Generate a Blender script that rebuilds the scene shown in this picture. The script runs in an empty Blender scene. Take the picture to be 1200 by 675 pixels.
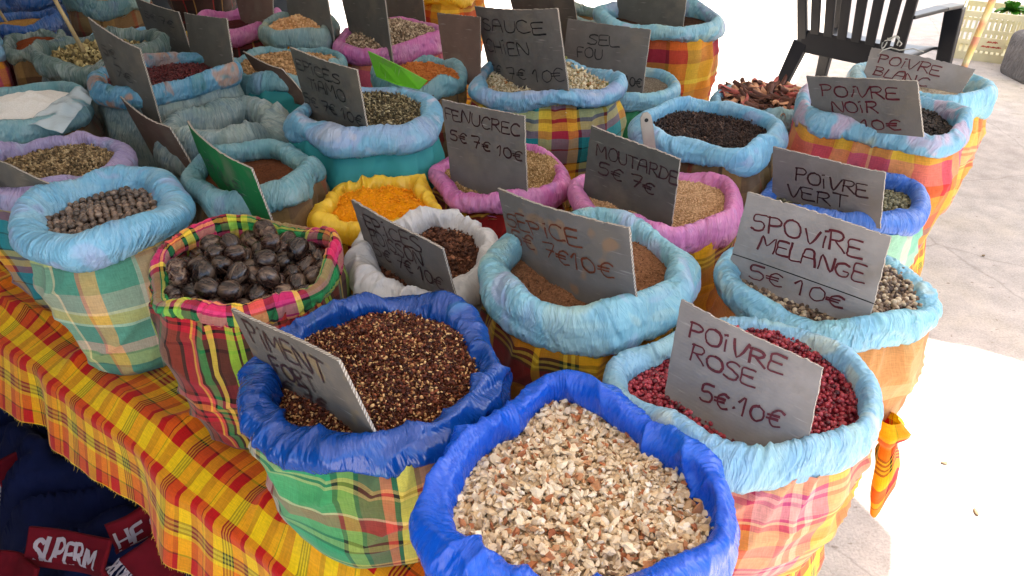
import bpy, bmesh, math, random
import numpy as np
from mathutils import Vector, Matrix, Euler
R = math.radians
scn = bpy.context.scene
COL = scn.collection
random.seed(7)

# ------------------------------------------------------------------ camera, world, sun, exposure
cam = bpy.data.cameras.new('camera'); cam_o = bpy.data.objects.new('camera', cam); COL.objects.link(cam_o)
cam_o.location = (0, 0, 1.62)
cam_o.rotation_euler = (R(90 - 32.5), 0, 0)
cam.sensor_width = 36.0
cam.lens = 870 / 1200 * 36.0
cam.clip_end = 500; cam.clip_start = 0.02
scn.camera = cam_o

SUN = Vector((.75, .45, 1.3)).normalized()
w = bpy.data.worlds.new("World"); scn.world = w; w.use_nodes = True
wn = w.node_tree.nodes; wl = w.node_tree.links
bg = wn['Background']
sky = wn.new('ShaderNodeTexSky'); sky.sky_type = 'NISHITA'; sky.sun_disc = False
sky.sun_elevation = math.asin(SUN.z); sky.sun_rotation = math.atan2(SUN.x, SUN.y); sky.dust_density = 4.; sky.ozone_density = .6
wl.new(sky.outputs[0], bg.inputs[0]); bg.inputs[1].default_value = 0.15
sun = bpy.data.lights.new('sun', 'SUN'); sun.energy = 4.5; sun.angle = R(.5); sun.color = (1, .96, .9)
sun_o = bpy.data.objects.new('sun', sun); COL.objects.link(sun_o); sun_o.location = (3, 2, 6)
sun_o.rotation_euler = SUN.to_track_quat('Z', 'Y').to_euler()
vs = scn.view_settings; scn.display_settings.display_device = 'sRGB'
vs.view_transform = 'Standard'; vs.look = 'None'; vs.gamma = 1; vs.use_curve_mapping = False
vs.exposure = 2.08
scn.render.engine = 'CYCLES'
scn.cycles.use_denoising = True
scn.cycles.max_bounces = 8; scn.cycles.diffuse_bounces = 5

# ------------------------------------------------------------------ helpers
def link(o, parent=None):
    COL.objects.link(o)
    if parent is not None: o.parent = parent
    return o
def tag(o, label=None, cat=None, group=None, kind=None):
    if label: o['label'] = label
    if cat: o['category'] = cat
    if group: o['group'] = group
    if kind: o['kind'] = kind
    return o
def empty(name, loc, rz=0):
    o = bpy.data.objects.new(name, None); o.location = loc; o.rotation_euler = (0, 0, rz); o.empty_display_size = .05
    return link(o)
def np_mesh(name, V, F, mat=None, parent=None, uv=None, smooth=True, loc=None):
    """V (n,3) array, F (m,k) array (k = 3 or 4); uv per vertex (n,2)"""
    V = np.asarray(V, np.float32); F = np.asarray(F, np.int32)
    me = bpy.data.meshes.new(name)
    m, k = F.shape
    me.vertices.add(len(V)); me.vertices.foreach_set('co', V.ravel())
    me.loops.add(m * k); me.loops.foreach_set('vertex_index', F.ravel())
    me.polygons.add(m); me.polygons.foreach_set('loop_start', np.arange(0, m * k, k, dtype=np.int32))
    me.polygons.foreach_set('loop_total', np.full(m, k, np.int32))
    me.polygons.foreach_set('use_smooth', np.full(m, smooth, bool))
    me.update(calc_edges=True)
    if uv is not None:
        l = me.uv_layers.new(name='UVMap')
        l.data.foreach_set('uv', np.asarray(uv, np.float32)[F.ravel()].ravel())
    if mat: me.materials.append(mat)
    me.validate()
    o = bpy.data.objects.new(name, me)
    if loc is not None: o.location = loc
    return link(o, parent)
def bm_obj(name, bm, mat=None, parent=None, smooth=False):
    me = bpy.data.meshes.new(name); bm.normal_update(); bm.to_mesh(me); bm.free()
    if mat: me.materials.append(mat)
    for p in me.polygons: p.use_smooth = smooth
    return link(bpy.data.objects.new(name, me), parent)
def grid_faces(nu, nv, wrap_u=False, wrap_v=False):
    iu = np.arange(nu if wrap_u else nu - 1); iv = np.arange(nv if wrap_v else nv - 1)
    A, B = np.meshgrid(iu, iv, indexing='ij'); A1 = (A + 1) % nu; B1 = (B + 1) % nv
    return np.stack([A * nv + B, A1 * nv + B, A1 * nv + B1, A * nv + B1], -1).reshape(-1, 4)
def sm(t): return t * t * (3 - 2 * t)
def pnoise(u, v, nu, nv, seed):
    """periodic value noise, u,v in turns (0..1)"""
    g = np.random.RandomState(seed).rand(nu, nv)
    x = (u % 1) * nu; y = (v % 1) * nv
    i = np.floor(x).astype(int); j = np.floor(y).astype(int); fx = sm(x - i); fy = sm(y - j)
    i0 = i % nu; i1 = (i + 1) % nu; j0 = j % nv; j1 = (j + 1) % nv
    return (g[i0, j0] * (1 - fx) + g[i1, j0] * fx) * (1 - fy) + (g[i0, j1] * (1 - fx) + g[i1, j1] * fx) * fy
def ridge(n): return 1 - np.abs(2 * n - 1)
def add_box(bm, c, s, rot=None, bevel=0):
    r = bmesh.ops.create_cube(bm, size=1)
    vs_ = r['verts']
    M = Matrix.Translation(c) @ (rot.to_4x4() if rot else Matrix.Identity(4)) @ Matrix.Diagonal((*s, 1))
    bmesh.ops.transform(bm, matrix=M, verts=vs_)
    if bevel:
        es = list({e for v in vs_ for e in v.link_edges})
        bmesh.ops.bevel(bm, geom=es, offset=bevel, segments=2, affect='EDGES', profile=.6)
def add_bar(bm, p0, p1, w0, d0, w1=None, d1=None, ref=(0, 0, 1), bevel=.0):
    """tapered rectangular bar between two points"""
    p0 = Vector(p0); p1 = Vector(p1); t = (p1 - p0).normalized(); ref = Vector(ref)
    if abs(t.dot(ref)) > .98: ref = Vector((0, 1, 0))
    x = t.cross(ref).normalized(); y = x.cross(t).normalized()
    w1 = w0 if w1 is None else w1; d1 = d0 if d1 is None else d1
    vs_ = []
    for p, ww, dd in ((p0, w0, d0), (p1, w1, d1)):
        for sx, sy in ((-1, -1), (1, -1), (1, 1), (-1, 1)):
            vs_.append(bm.verts.new(p + x * sx * ww / 2 + y * sy * dd / 2))
    fs = [(3, 2, 1, 0), (4, 5, 6, 7)] + [(i, (i + 1) % 4, 4 + (i + 1) % 4, 4 + i) for i in range(4)]
    fs = [bm.faces.new([vs_[i] for i in f]) for f in fs]
    if bevel:
        es = list({e for f in fs for e in f.edges})
        bmesh.ops.bevel(bm, geom=es, offset=bevel, segments=2, affect='EDGES', profile=.6)
def add_tube(bm, pts, rad, n=8):
    pts = [Vector(p) for p in pts]; rings = []
    for i, p in enumerate(pts):
        t = (pts[min(i + 1, len(pts) - 1)] - pts[max(i - 1, 0)]).normalized()
        ref = Vector((0, 0, 1)) if abs(t.z) < .9 else Vector((1, 0, 0))
        x = t.cross(ref).normalized(); y = x.cross(t)
        r = rad[i] if isinstance(rad, (list, tuple)) else rad
        rings.append([bm.verts.new(p + (x * math.cos(a) + y * math.sin(a)) * r) for a in [2 * math.pi * k / n for k in range(n)]])
    for a, b in zip(rings, rings[1:]):
        for k in range(n): bm.faces.new((a[k], a[(k + 1) % n], b[(k + 1) % n], b[k]))
    bm.faces.new(rings[0][::-1]); bm.faces.new(rings[-1])

# ------------------------------------------------------------------ materials
def lin(c):
    if isinstance(c, str):
        c = [int(c[i:i + 2], 16) / 255 for i in (0, 2, 4)]
        return tuple(x / 12.92 if x <= .04045 else ((x + .055) / 1.055) ** 2.4 for x in c) + (1,)
    return tuple(c) + (1,) if len(c) == 3 else tuple(c)
class NT:
    def __init__(s, name):
        s.m = bpy.data.materials.new(name); s.m.use_nodes = True
        s.t = s.m.node_tree; s.n = s.t.nodes; s.l = s.t.links
        s.p = s.n['Principled BSDF']; s.out = s.n['Material Output']
    def add(s, typ, **kw):
        n = s.n.new(typ)
        for k, v in kw.items(): setattr(n, k, v)
        return n
    def put(s, sock, v):
        if isinstance(v, bpy.types.NodeSocket): s.l.new(v, sock)
        else: sock.default_value = v
    def math(s, op, a, b=0., clamp=False):
        n = s.add('ShaderNodeMath', operation=op, use_clamp=clamp); s.put(n.inputs[0], a); s.put(n.inputs[1], b); return n.outputs[0]
    def mix(s, f, a, b, blend='MIX'):
        n = s.add('ShaderNodeMix', data_type='RGBA', blend_type=blend)
        s.put(n.inputs[0], f); s.put(n.inputs[6], a); s.put(n.inputs[7], b); return n.outputs[2]
    def ramp(s, f, stops, interp='LINEAR'):
        n = s.add('ShaderNodeValToRGB'); r = n.color_ramp; r.interpolation = interp
        while len(r.elements) < len(stops): r.elements.new(.5)
        for e, (p, c) in zip(r.elements, stops): e.position = p; e.color = lin(c)
        s.put(n.inputs[0], f); return n.outputs[0]
    def noise(s, vec, scale, detail=3, rough=.5, dist=0, out=0):
        n = s.add('ShaderNodeTexNoise'); s.l.new(vec, n.inputs['Vector'])
        n.inputs['Scale'].default_value = scale; n.inputs['Detail'].default_value = detail
        n.inputs['Roughness'].default_value = rough; n.inputs['Distortion'].default_value = dist
        return n.outputs[out]
    def coord(s, k): return s.add('ShaderNodeTexCoord').outputs[k]
    def mapping(s, vec, scale=(1, 1, 1), loc=(0, 0, 0), rot=(0, 0, 0)):
        n = s.add('ShaderNodeMapping'); s.l.new(vec, n.inputs[0])
        n.inputs['Scale'].default_value = scale; n.inputs['Location'].default_value = loc; n.inputs['Rotation'].default_value = rot
        return n.outputs[0]
    def bump(s, h, strength=.5, dist=.003, prev=None):
        n = s.add('ShaderNodeBump'); s.l.new(h, n.inputs['Height'])
        n.inputs['Strength'].default_value = strength; n.inputs['Distance'].default_value = dist
        if prev is not None: s.l.new(prev, n.inputs['Normal'])
        return n.outputs[0]
    def set(s, **kw):
        for k, v in kw.items(): s.put(s.p.inputs[k.replace('_', ' ')], v)
        return s.m
    def translucent(s, color, fac):
        t = s.add('ShaderNodeBsdfTranslucent'); s.put(t.inputs[0], color)
        mx = s.add('ShaderNodeMixShader'); mx.inputs[0].default_value = fac
        s.l.new(s.p.outputs[0], mx.inputs[1]); s.l.new(t.outputs[0], mx.inputs[2]); s.l.new(mx.outputs[0], s.out.inputs[0])

def plain(name, c, rough=.6, var=.12, scale=12, bump=.2, bscale=150, spec=.4, bdist=.002, metal=0):
    b = NT(name); o = b.coord('Object')
    n = b.noise(o, scale, 4); c = lin(c)
    d = tuple(x * (1 - var) for x in c[:3]) + (1,); e = tuple(min(1, x * (1 + var)) for x in c[:3]) + (1,)
    col = b.ramp(n, [(.3, d), (.7, e)])
    b.set(Base_Color=col, Roughness=rough, Specular_IOR_Level=spec, Metallic=metal)
    if bump: b.set(Normal=b.bump(b.noise(o, bscale, 3), bump, bdist))
    return b.m

def liner(name, main, second, third=None, rough=.32, streak=.30, trans=.22, patch=10., seed=0, bs=1., amt=.5, spec=.5):
    """thin rolled plastic film or dyed cotton: colour patches, fibres and creases running across the roll"""
    third = third or second
    b = NT(name); uv = b.coord('UV'); o = b.coord('Object')
    p = b.noise(b.mapping(o, loc=(seed, seed * 1.7, 0)), patch, 2, .5, .6)
    c = b.ramp(p, [(.36, third), (.42, main), (.52, main), (.57 + .04 * (1 - amt), second), (.66, second), (.72, third)])
    p2 = b.noise(b.mapping(o, loc=(seed + 9, 3, 0)), patch * .8, 2, .5, .4)
    wob = b.noise(uv, 14, 2)
    uvw = b.mix(.045, uv, b.noise(uv, 10, 2, out=1), 'ADD')
    def creases(ang, sx, sy, ox, lo=.84):
        n = b.noise(b.mapping(b.mapping(uvw, (1, 1, 1), (0, 0, 0), (0, 0, ang)), (sx, sy, 1), (seed * 3.1 + ox, ox, 0)), 1, 3, .55)
        r = b.math('SUBTRACT', 1., b.math('ABSOLUTE', b.math('MULTIPLY', b.math('SUBTRACT', n, .5), 5.)))
        return n, b.ramp(r, [(lo, (0,) * 3), (.98, (1,) * 3)])
    n1, k1 = creases(.32, 60, 8, 0, .6); n2, k2 = creases(-.14, 105, 13, 3, .62); n3, k3 = creases(.15, 230, 24, 7, .5)
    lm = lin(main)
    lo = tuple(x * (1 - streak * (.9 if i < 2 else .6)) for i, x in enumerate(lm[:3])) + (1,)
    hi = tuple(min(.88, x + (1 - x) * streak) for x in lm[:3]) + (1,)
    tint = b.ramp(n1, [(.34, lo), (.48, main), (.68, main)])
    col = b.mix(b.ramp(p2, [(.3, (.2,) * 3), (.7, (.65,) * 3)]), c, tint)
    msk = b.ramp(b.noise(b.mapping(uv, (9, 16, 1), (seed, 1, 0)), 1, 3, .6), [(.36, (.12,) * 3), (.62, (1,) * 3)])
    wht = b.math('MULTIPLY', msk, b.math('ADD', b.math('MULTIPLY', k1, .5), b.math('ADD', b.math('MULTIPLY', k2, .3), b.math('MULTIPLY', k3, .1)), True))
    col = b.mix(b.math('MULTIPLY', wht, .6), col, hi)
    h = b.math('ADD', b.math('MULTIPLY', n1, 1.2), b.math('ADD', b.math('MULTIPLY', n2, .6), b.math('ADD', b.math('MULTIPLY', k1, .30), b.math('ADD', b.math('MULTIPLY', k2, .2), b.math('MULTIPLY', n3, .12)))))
    h = b.math('MULTIPLY', h, b.math('ADD', .35, b.math('MULTIPLY', msk, .75)))
    rr = b.ramp(n3, [(.35, (rough + .14,) * 3), (.65, (max(.1, rough - .08),) * 3)])
    b.set(Base_Color=col, Roughness=rr, Specular_IOR_Level=spec, Normal=b.bump(h, .75 * bs, .007))
    if trans: b.translucent(col, trans)
    return b.m

def film(name, c, hi, rough=.24, trans=.15, seed=0, spec=.6, sc=1.):
    b = NT(name); o = b.coord('Object'); uv = b.coord('UV')
    n = b.noise(b.mapping(o, loc=(seed, 2, 1)), 6 * sc, 3, .5, .8)
    col = b.ramp(n, [(.32, c), (.58, c), (.78, hi)])
    w_ = b.mix(.05, uv, b.noise(uv, 12, 2, out=1), 'ADD')
    a = b.noise(b.mapping(w_, (22 * sc, 7 * sc, 1), (seed, 0, 0), (0, 0, .5)), 1, 4, .6); a2 = b.noise(b.mapping(w_, (46 * sc, 15 * sc, 1), (seed, 3, 0), (0, 0, -.6)), 1, 3, .6)
    cr = b.math('ADD', b.math('ABSOLUTE', b.math('SUBTRACT', a, .5)), b.math('MULTIPLY', b.math('ABSOLUTE', b.math('SUBTRACT', a2, .5)), .6))
    fine = b.noise(b.mapping(uv, (240, 60, 1)), 1, 3)
    b.set(Base_Color=col, Roughness=b.ramp(fine, [(.3, (rough + .1,) * 3), (.7, (max(.08, rough - .08),) * 3)]), Specular_IOR_Level=spec, Normal=b.bump(fine, .12, .001, b.bump(cr, .85, .012)))
    if trans: b.translucent(col, trans)
    return b.m
def plaid(name, warp, weft, pu=.16, pv=.16, rot=0., mixf=.5, trans=.12, seed=0, lines=True, fade=None):
    """madras: warp and weft stripe sequences [(width, colour)...], with a thread weave"""
    b = NT(name); uv = b.coord('UV')
    wv = b.mix(.006, uv, b.noise(uv, 9, 2, out=1), 'ADD')
    m = b.mapping(wv, (1, 1, 1), (seed * .37, seed * .21, 0), (0, 0, rot))
    sx = b.add('ShaderNodeSeparateXYZ'); b.l.new(m, sx.inputs[0])
    def stripes(v, seq, per):
        tot = sum(a for a, _ in seq); pos = 0; st = []
        for a, c in seq: st.append((pos / tot, c)); pos += a
        return b.ramp(b.math('FRACT', b.math('DIVIDE', v, per)), st[:32], 'CONSTANT')
    cu = stripes(sx.outputs[0], warp, pu); cv = stripes(sx.outputs[1], weft, pv)
    th = b.add('ShaderNodeTexChecker'); b.l.new(m, th.inputs[0]); th.inputs['Scale'].default_value = 900
    n = b.noise(m, 40, 3)
    f = b.math('ADD', mixf - .12, b.math('MULTIPLY', n, .24))
    f = b.math('ADD', f, b.math('MULTIPLY', b.math('SUBTRACT', th.outputs['Fac'], .5), .16), True)
    col = b.mix(f, cu, cv)
    fib = b.noise(b.mapping(m, (500, 60, 1)), 1, 2); fib2 = b.noise(b.mapping(m, (60, 500, 1)), 1, 2)
    g = b.ramp(b.math('MULTIPLY', b.math('ADD', fib, fib2), .5), [(.3, (.72,) * 3), (.7, (1.12,) * 3)])
    col = b.mix(1., col, g, 'MULTIPLY')
    if fade: col = b.mix(fade[0], col, lin(fade[1]))
    b.set(Base_Color=col, Roughness=.82, Specular_IOR_Level=.2, Sheen_Weight=.15,
          Normal=b.bump(b.math('ADD', fib, fib2), .35, .0012))
    if trans: b.translucent(col, trans)
    return b.m

def grains(name, stops, rough=.5, bump=0., bscale=900, spec=.4, interp='LINEAR', mottled=0):
    b = NT(name)
    g = b.add('ShaderNodeNewGeometry'); col = b.ramp(g.outputs['Random Per Island'], stops, interp)
    o = b.coord('Object')
    if mottled: col = b.mix(mottled, col, b.ramp(b.noise(o, bscale * .5, 3), [(.3, (.25,) * 3), (.7, (1.5,) * 3)]), 'MULTIPLY')
    b.set(Base_Color=col, Roughness=rough, Specular_IOR_Level=spec)
    if bump: b.set(Normal=b.bump(b.noise(o, bscale, 3), bump, .0015))
    return b.m
def powder(name, a, bcol, c=None, scale=260, bump=.9, rough=.95):
    b = NT(name); o = b.coord('Object')
    n = b.noise(o, scale, 6, .65); n2 = b.noise(o, scale * .12, 4, .6)
    col = b.ramp(n, [(.32, a), (.55, bcol), (.72, c or bcol)])
    h = b.math('ADD', n, b.math('MULTIPLY', n2, 2.2))
    b.set(Base_Color=col, Roughness=rough, Specular_IOR_Level=.15, Normal=b.bump(h, bump, .006))
    return b.m

M = {}
YR = [(10, 'f8c800'), (4, 'a80c10'), (9, 'ee6c0c'), (1.2, '1d1a10'), (1.2, 'd8c020'), (1.2, '1d1a10'), (1.2, 'd8c020'), (1.2, '1d1a10'), (1.2, 'd8c020'), (1.2, '1d1a10'),
      (8, 'ffd000'), (9, 'c80e0e'), (3, 'f4a80c'), (.8, '301008'), (6, 'f27a0c'), (7, 'c00c0e')]
YR2 = [(9, 'ffd808'), (8, 'cc1010'), (1, '2a1006'), (9, 'f88a0c'), (2, 'f5d820'), (1.3, '22301a'), (1.3, 'b0b040'), (1.3, '22301a'), (1.3, 'b0b040'), (1.3, '22301a'), (7, 'fccc00'), (8, 'd01010')]
M['cloth'] = plaid('madras_tablecloth', YR, YR2, .175, .20, rot=0.)
M['yr_body'] = plaid('red_yellow_madras', [(10, '7c1010'), (2, 'd8a818'), (5, '5a1412'), (1, '1f2a10'), (1, 'b8a838'), (1, '1f2a10'), (1, 'b8a838'), (1, '1f2a10'), (9, 'dba613'), (6, '8c1511')],
                    [(10, 'dba010'), (8, '7c1010'), (1, '25300f'), (1, 'b8a838'), (1, '25300f'), (1, 'b8a838'), (1, '25300f'), (7, 'd89a14')], .2, .16)
M['rose_body'] = plaid('peach_madras', [(6, 'f4b23c'), (1, 'e07a30'), (3, 'f6c45c'), (4, 'ef8a5c'), (1.5, 'd43a3a'), (5, 'f0a8a0'), (1.5, 'cf5a8c'), (1.5, 'f6c8c0'), (1.5, 'cf5a8c'), (1.5, 'f6c8c0'), (3, 'e8788a'), (6, 'f7c95a'), (1, 'c06a3a'), (5, 'c8854a')],
                      [(6, 'f6c04c'), (2, 'e05a34'), (1, 'f8d890'), (1, 'd8556a'), (5, 'f0b09a'), (1.5, 'c84a78'), (1.5, 'f4b8a8'), (1.5, 'c84a78'), (7, 'f7c46a'), (1, 'd88040'), (5, 'e8935a')], .3, .17, trans=.3)
M['green_body'] = plaid('pale_green_madras', [(9, '6aa890'), (1, 'c8d0b8'), (5, 'e8a878'), (1, 'b86a50'), (7, 'd8b8a0'), (1, 'a89a88'), (8, '98b898'), (1, 'f0e0b0'), (6, '5f9c88'), (1, 'd87a50'), (4, 'efb860')],
                       [(8, '3c8c78'), (1, '2a6a5c'), (5, 'b8c060'), (1, '8a9a48'), (4, 'e0b0a0'), (8, '4c9484'), (1, 'c8e0c8'), (4, 'd8c050'), (1, 'eee0b0'), (7, 'a8a898')], .3, .24)
M['nut_body'] = plaid('dark_striped_madras', [(3, '9ad03c'), (1, '101a10'), (1.5, '9ad03c'), (2, '10281a'), (5, '5a2a1c'), (1, '14100c'), (2, '157238'), (4, '7a5c4c'), (1, '150c0c'), (4, '86301f'), (1.5, '150c0c'), (4, 'a81828'), (1, 'f0b040'), (1.5, 'e05848'), (1, '14100c'), (3, '1f8a48'), (1.5, '1a1010'), (2, 'd8c048'), (1, '14100c'), (4, '4a2018')],
                     [(12, '603224'), (1, '181010'), (3, '7a4030'), (1.5, 'd02038'), (1, '14100e'), (1.5, 'd02038'), (1.2, '14100e'), (2, 'f0a040'), (1, '14100e'), (2, 'e05060'), (1.5, '14100e'), (5, '8a1c30')], .17, .20, mixf=.36)
M['nut_rim'] = plaid('bright_madras_edge', [(6, '1f9c54'), (1, '10200f'), (2, '1f9c54'), (1.5, 'b8dc40'), (1, '14180c'), (2, 'b8dc40'), (2, '6a1820'), (1.5, '120c10'), (5, 'd82c6c'), (1, '200c18'), (2, 'f4d040'), (1, '200c18'), (3, 'ec6a4c'), (2, '14101a'), (4, 'c82a78'), (1, 'f8e060'), (1.5, '14101a'), (5, '1c8a50')],
                    [(4, 'd83450'), (1, '151010'), (2, 'f0c040'), (1, '151010'), (4, '2c9c58'), (1, '1a1414'), (2, 'e05080')], .34, .05, mixf=.42)
M['pim_body'] = plaid('green_striped_madras', [(7, '1f8f5c'), (1, '14301c'), (3, '7f9838'), (1, '181c10'), (4, '66301f'), (2, 'd84a38'), (1, '1c1410'), (3, 'f0d048'), (1, 'b8442c'), (4, 'e06858'), (1, 'f4c8b8'), (4, 'b03028'), (1, '181412'), (2, 'e8c8c0'), (1, '9a5a50'), (4, 'b8a8a0'), (1.2, '1a1c14'), (8, '2f9a68')],
                     [(8, '5a9c54'), (1, 'c8c070'), (1, '1c2418'), (1, 'c8c070'), (7, '2f9a68'), (1, '20241a'), (2, '9ab060'), (1, '20241a'), (4, '6aa860'), (5, 'b83a34'), (1, 'f0d0a0')], .32, .17, mixf=.4)
M['noir_body'] = plaid('hot_madras', [(8, 'f08a3c'), (5, 'e03a3c'), (6, 'f4b83c'), (6, 'e0607c'), (1, 'fbe0a0'), (6, 'b83a58'), (6, 'f0c840')],
                      [(8, 'f2b23c'), (4, 'd83a34'), (7, 'e8788a'), (4, 'f4d050'), (3, '4a9a80'), (6, 'ee8c44')], .3, .22, trans=.35)
M['sauce_body'] = plaid('teal_madras', [(8, '1a8a96'), (1, '102a30'), (8, '2a9aa4'), (4, 'e0c038'), (5, 'b02c38'), (3, 'e8a030'), (1, '102a30')],
                       [(4, 'e8b83c'), (2, '8a2024'), (4, 'd8c048'), (1, '102a30'), (8, '1c8c9a'), (1, '102a30'), (6, '2490a0'), (4, 'a82c50')], .26, .15)
M['backr_body'] = plaid('maroon_yellow_madras', [(8, 'efb020'), (2, 'c83c20'), (9, '9a2c40'), (1, '501820'), (6, 'e05a28'), (5, 'f4d040')],
                       [(8, 'd8a030'), (6, 'a82c38'), (4, 'e87a28'), (2, 'f4d850')], .28, .14, trans=.25)
M['brown_body'] = plaid('brown_madras', [(9, '6a5038'), (2, '8a2a24'), (8, '7a6a48'), (1, '20180f'), (5, '9a7a48')], [(8, '6a543c'), (3, '3a2a1c'), (7, '8a7048')], .2, .15)
M['maroon_body'] = plaid('maroon_check', [(9, '46302c'), (1, 'b82c30'), (8, '2c2626'), (1, 'c8a058'), (7, '3c2c28')], [(8, '40302c'), (2, '8a2c30'), (7, '302624')], .14, .12)
M['orange_body'] = plaid('orange_madras', [(9, 'd89858'), (5, 'e0b070'), (6, 'c87a48'), (2, 'e8c080')], [(9, 'dca468'), (6, 'd08a50'), (3, 'ecc890')], .3, .2, trans=.3)
M['vert_body'] = plaid('mint_pink_madras', [(9, '7cc0a0'), (5, 'e8a8a0'), (6, 'a8d0b0'), (3, 'e8d0c0')], [(9, '86c4a8'), (4, 'd87a80'), (6, 'b8d8b8')], .3, .2, trans=.2)
M['pink_check'] = plaid('pink_check', [(8, 'd0607c'), (4, 'e8a030'), (5, 'b83a50'), (6, 'd8a0a8')], [(8, 'c85a70'), (4, 'd8903c'), (6, 'a83248')], .12, .12)
LB = '6fb4d8'
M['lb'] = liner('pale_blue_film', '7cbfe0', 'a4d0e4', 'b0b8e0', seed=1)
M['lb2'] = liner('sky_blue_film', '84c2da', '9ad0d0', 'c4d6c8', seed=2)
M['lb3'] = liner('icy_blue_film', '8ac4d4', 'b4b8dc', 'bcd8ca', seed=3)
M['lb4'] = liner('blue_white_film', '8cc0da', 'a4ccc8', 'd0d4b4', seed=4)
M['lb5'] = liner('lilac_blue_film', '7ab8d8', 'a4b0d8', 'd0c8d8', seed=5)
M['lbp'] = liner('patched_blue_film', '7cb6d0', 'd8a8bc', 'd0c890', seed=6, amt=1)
M['lbr'] = liner('patched_teal_film', '5a9ec0', 'd88a2c', '3a7a6a', seed=12, amt=1, patch=12)
M['teal'] = liner('teal_film', '6ea4ae', '92b8bc', '7c98b4', seed=7)
M['teald'] = liner('dull_teal_film', '5c8c92', '8aa89e', '6884a4', seed=8)
M['gray'] = liner('clear_grey_film', '7a9698', '98aaa0', '6c8c9c', seed=9, rough=.28, streak=.5)
M['sage'] = liner('sage_film', '7f9c98', 'b8bc98', '86aab0', seed=10)
M['pink'] = liner('pink_film', 'cc6cac', 'd890c0', 'b478b8', seed=11, streak=.3)
M['pinkb'] = liner('rose_pink_film', 'd47cb4', 'e090c4', 'b88cc8', seed=13, streak=.25)
M['lilac'] = liner('lilac_film', 'a79cc8', 'c0a8d0', '9ab4d8', seed=14, rough=.3)
M['yellow'] = film('yellow_film', 'fcd640', 'fae894', .3, .38, 15)
M['white'] = film('white_film', 'd8d8d8', 'e4e4e2', .3, .3, 16)
M['blue'] = film('royal_blue_film', '0a56cc', '2a78dc', .26, .15, 17)
M['dblue'] = film('deep_blue_film', '0a4494', '2a86b4', .2, .1, 18, .7, 1.3)
M['vblue'] = liner('bright_blue_film', '3a72cc', '5a94dc', '4a80d4', seed=19, streak=.3, rough=.3)
M['olive'] = liner('olive_film', '5c7874', '7c9484', '4c6c80', seed=20, rough=.26, streak=.5)
M['blueback'] = liner('shop_blue_film', '1a5aa4', '2a70b4', '184c90', seed=21, rough=.3)
M['tealcloth'] = plain('teal_cotton', '2f8d90', .7, .15, 9, .25, 60)
M['greencloth'] = plain('green_cotton', '2a8458', .7, .15, 9, .25, 60)

def board_mat(name, c, stain=None):
    b = NT(name); o = b.coord('Object')
    n = b.noise(o, 16, 4, .6); cc = lin(c)
    col = b.ramp(n, [(.3, tuple(x * .84 for x in cc[:3])), (.7, tuple(min(1, x * 1.12) for x in cc[:3]))])
    smu = b.noise(o, 60, 5, .7)
    col = b.mix(b.ramp(smu, [(.62, (0,) * 3), (.75, (.25,) * 3)]), col, (.12, .11, .1, 1))
    oi = b.add('ShaderNodeObjectInfo'); col = b.mix(1., col, b.ramp(oi.outputs['Random'], [(0, (.86, .85, .83)), (1, (1.1, 1.1, 1.11))]), 'MULTIPLY')
    st = b.noise(b.mapping(o, (1, 1, 1), (4, 2, 0)), 9, 4, .6); col = b.mix(b.ramp(st, [(.55, (0,) * 3), (.7, (.45,) * 3)]), col, (.20, .17, .13, 1))
    scr = b.noise(b.mapping(o, (14, 160, 14), (1, 0, 0), (0, 0, .6)), 1, 3); col = b.mix(b.ramp(scr, [(.66, (0,) * 3), (.74, (.3,) * 3)]), col, (.5, .48, .45, 1))
    flu = b.add('ShaderNodeTexWave', wave_type='BANDS', bands_direction='Y'); b.l.new(o, flu.inputs[0]); flu.inputs['Scale'].default_value = 60; flu.inputs['Distortion'].default_value = .6
    if stain: col = b.mix(b.ramp(b.noise(b.mapping(o, loc=(.3, .1, 0)), 22, 1), [(.60, (0,) * 3), (.68, (.5,) * 3)]), col, lin(stain))
    h = b.math('ADD', b.math('MULTIPLY', flu.outputs['Fac'], .12), b.noise(o, 130, 3))
    b.set(Base_Color=col, Roughness=.72, Specular_IOR_Level=.3, Normal=b.bump(h, .35, .0015))
    return b.m
M['board'] = board_mat('grey_cardboard', '8e8a87'); M['board_midshade'] = board_mat('half_shade_cardboard', '73706d')  # second tone paints in the dimmer light on the middle signs
M['board_pm'] = board_mat('worn_shade_cardboard', '64605a', '8a7448'); M['board_st'] = board_mat('stained_grey_cardboard', '7a7774', 'a07850')  # first base toned down for shade; the stains are real marks
M['board_shade'] = board_mat('shade_toned_cardboard', '5c5c57')  # shaded copy of the grey card, dim light put into its colour
M['board_br'] = board_mat('brown_cardboard', '6a564c')
M['board_gr'] = board_mat('green_cardboard', '14703a')
M['board_li'] = board_mat('lime_cardboard', '62b424')
def edge_mat():
    b = NT('corrugated_edge'); o = b.coord('Object')
    wv = b.add('ShaderNodeTexWave', wave_type='BANDS', bands_direction='DIAGONAL'); b.l.new(o, wv.inputs[0]); wv.inputs['Scale'].default_value = 110; wv.inputs['Distortion'].default_value = 2
    col = b.ramp(wv.outputs['Fac'], [(.25, '857b70'), (.6, 'bdb6aa')])
    b.set(Base_Color=col, Roughness=.85, Normal=b.bump(wv.outputs['Fac'], .8, .002)); return b.m
M['edge'] = edge_mat()
M['ink'] = plain('dark_marker_ink', (.012, .011, .012), .5, .2, 40, 0)
M['ink_red'] = plain('dark_red_marker_ink', (.11, .008, .014), .5, .3, 40, 0)
M['ink_brn'] = plain('brown_marker_ink', (.035, .010, .012), .5, .3, 40, 0)
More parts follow.
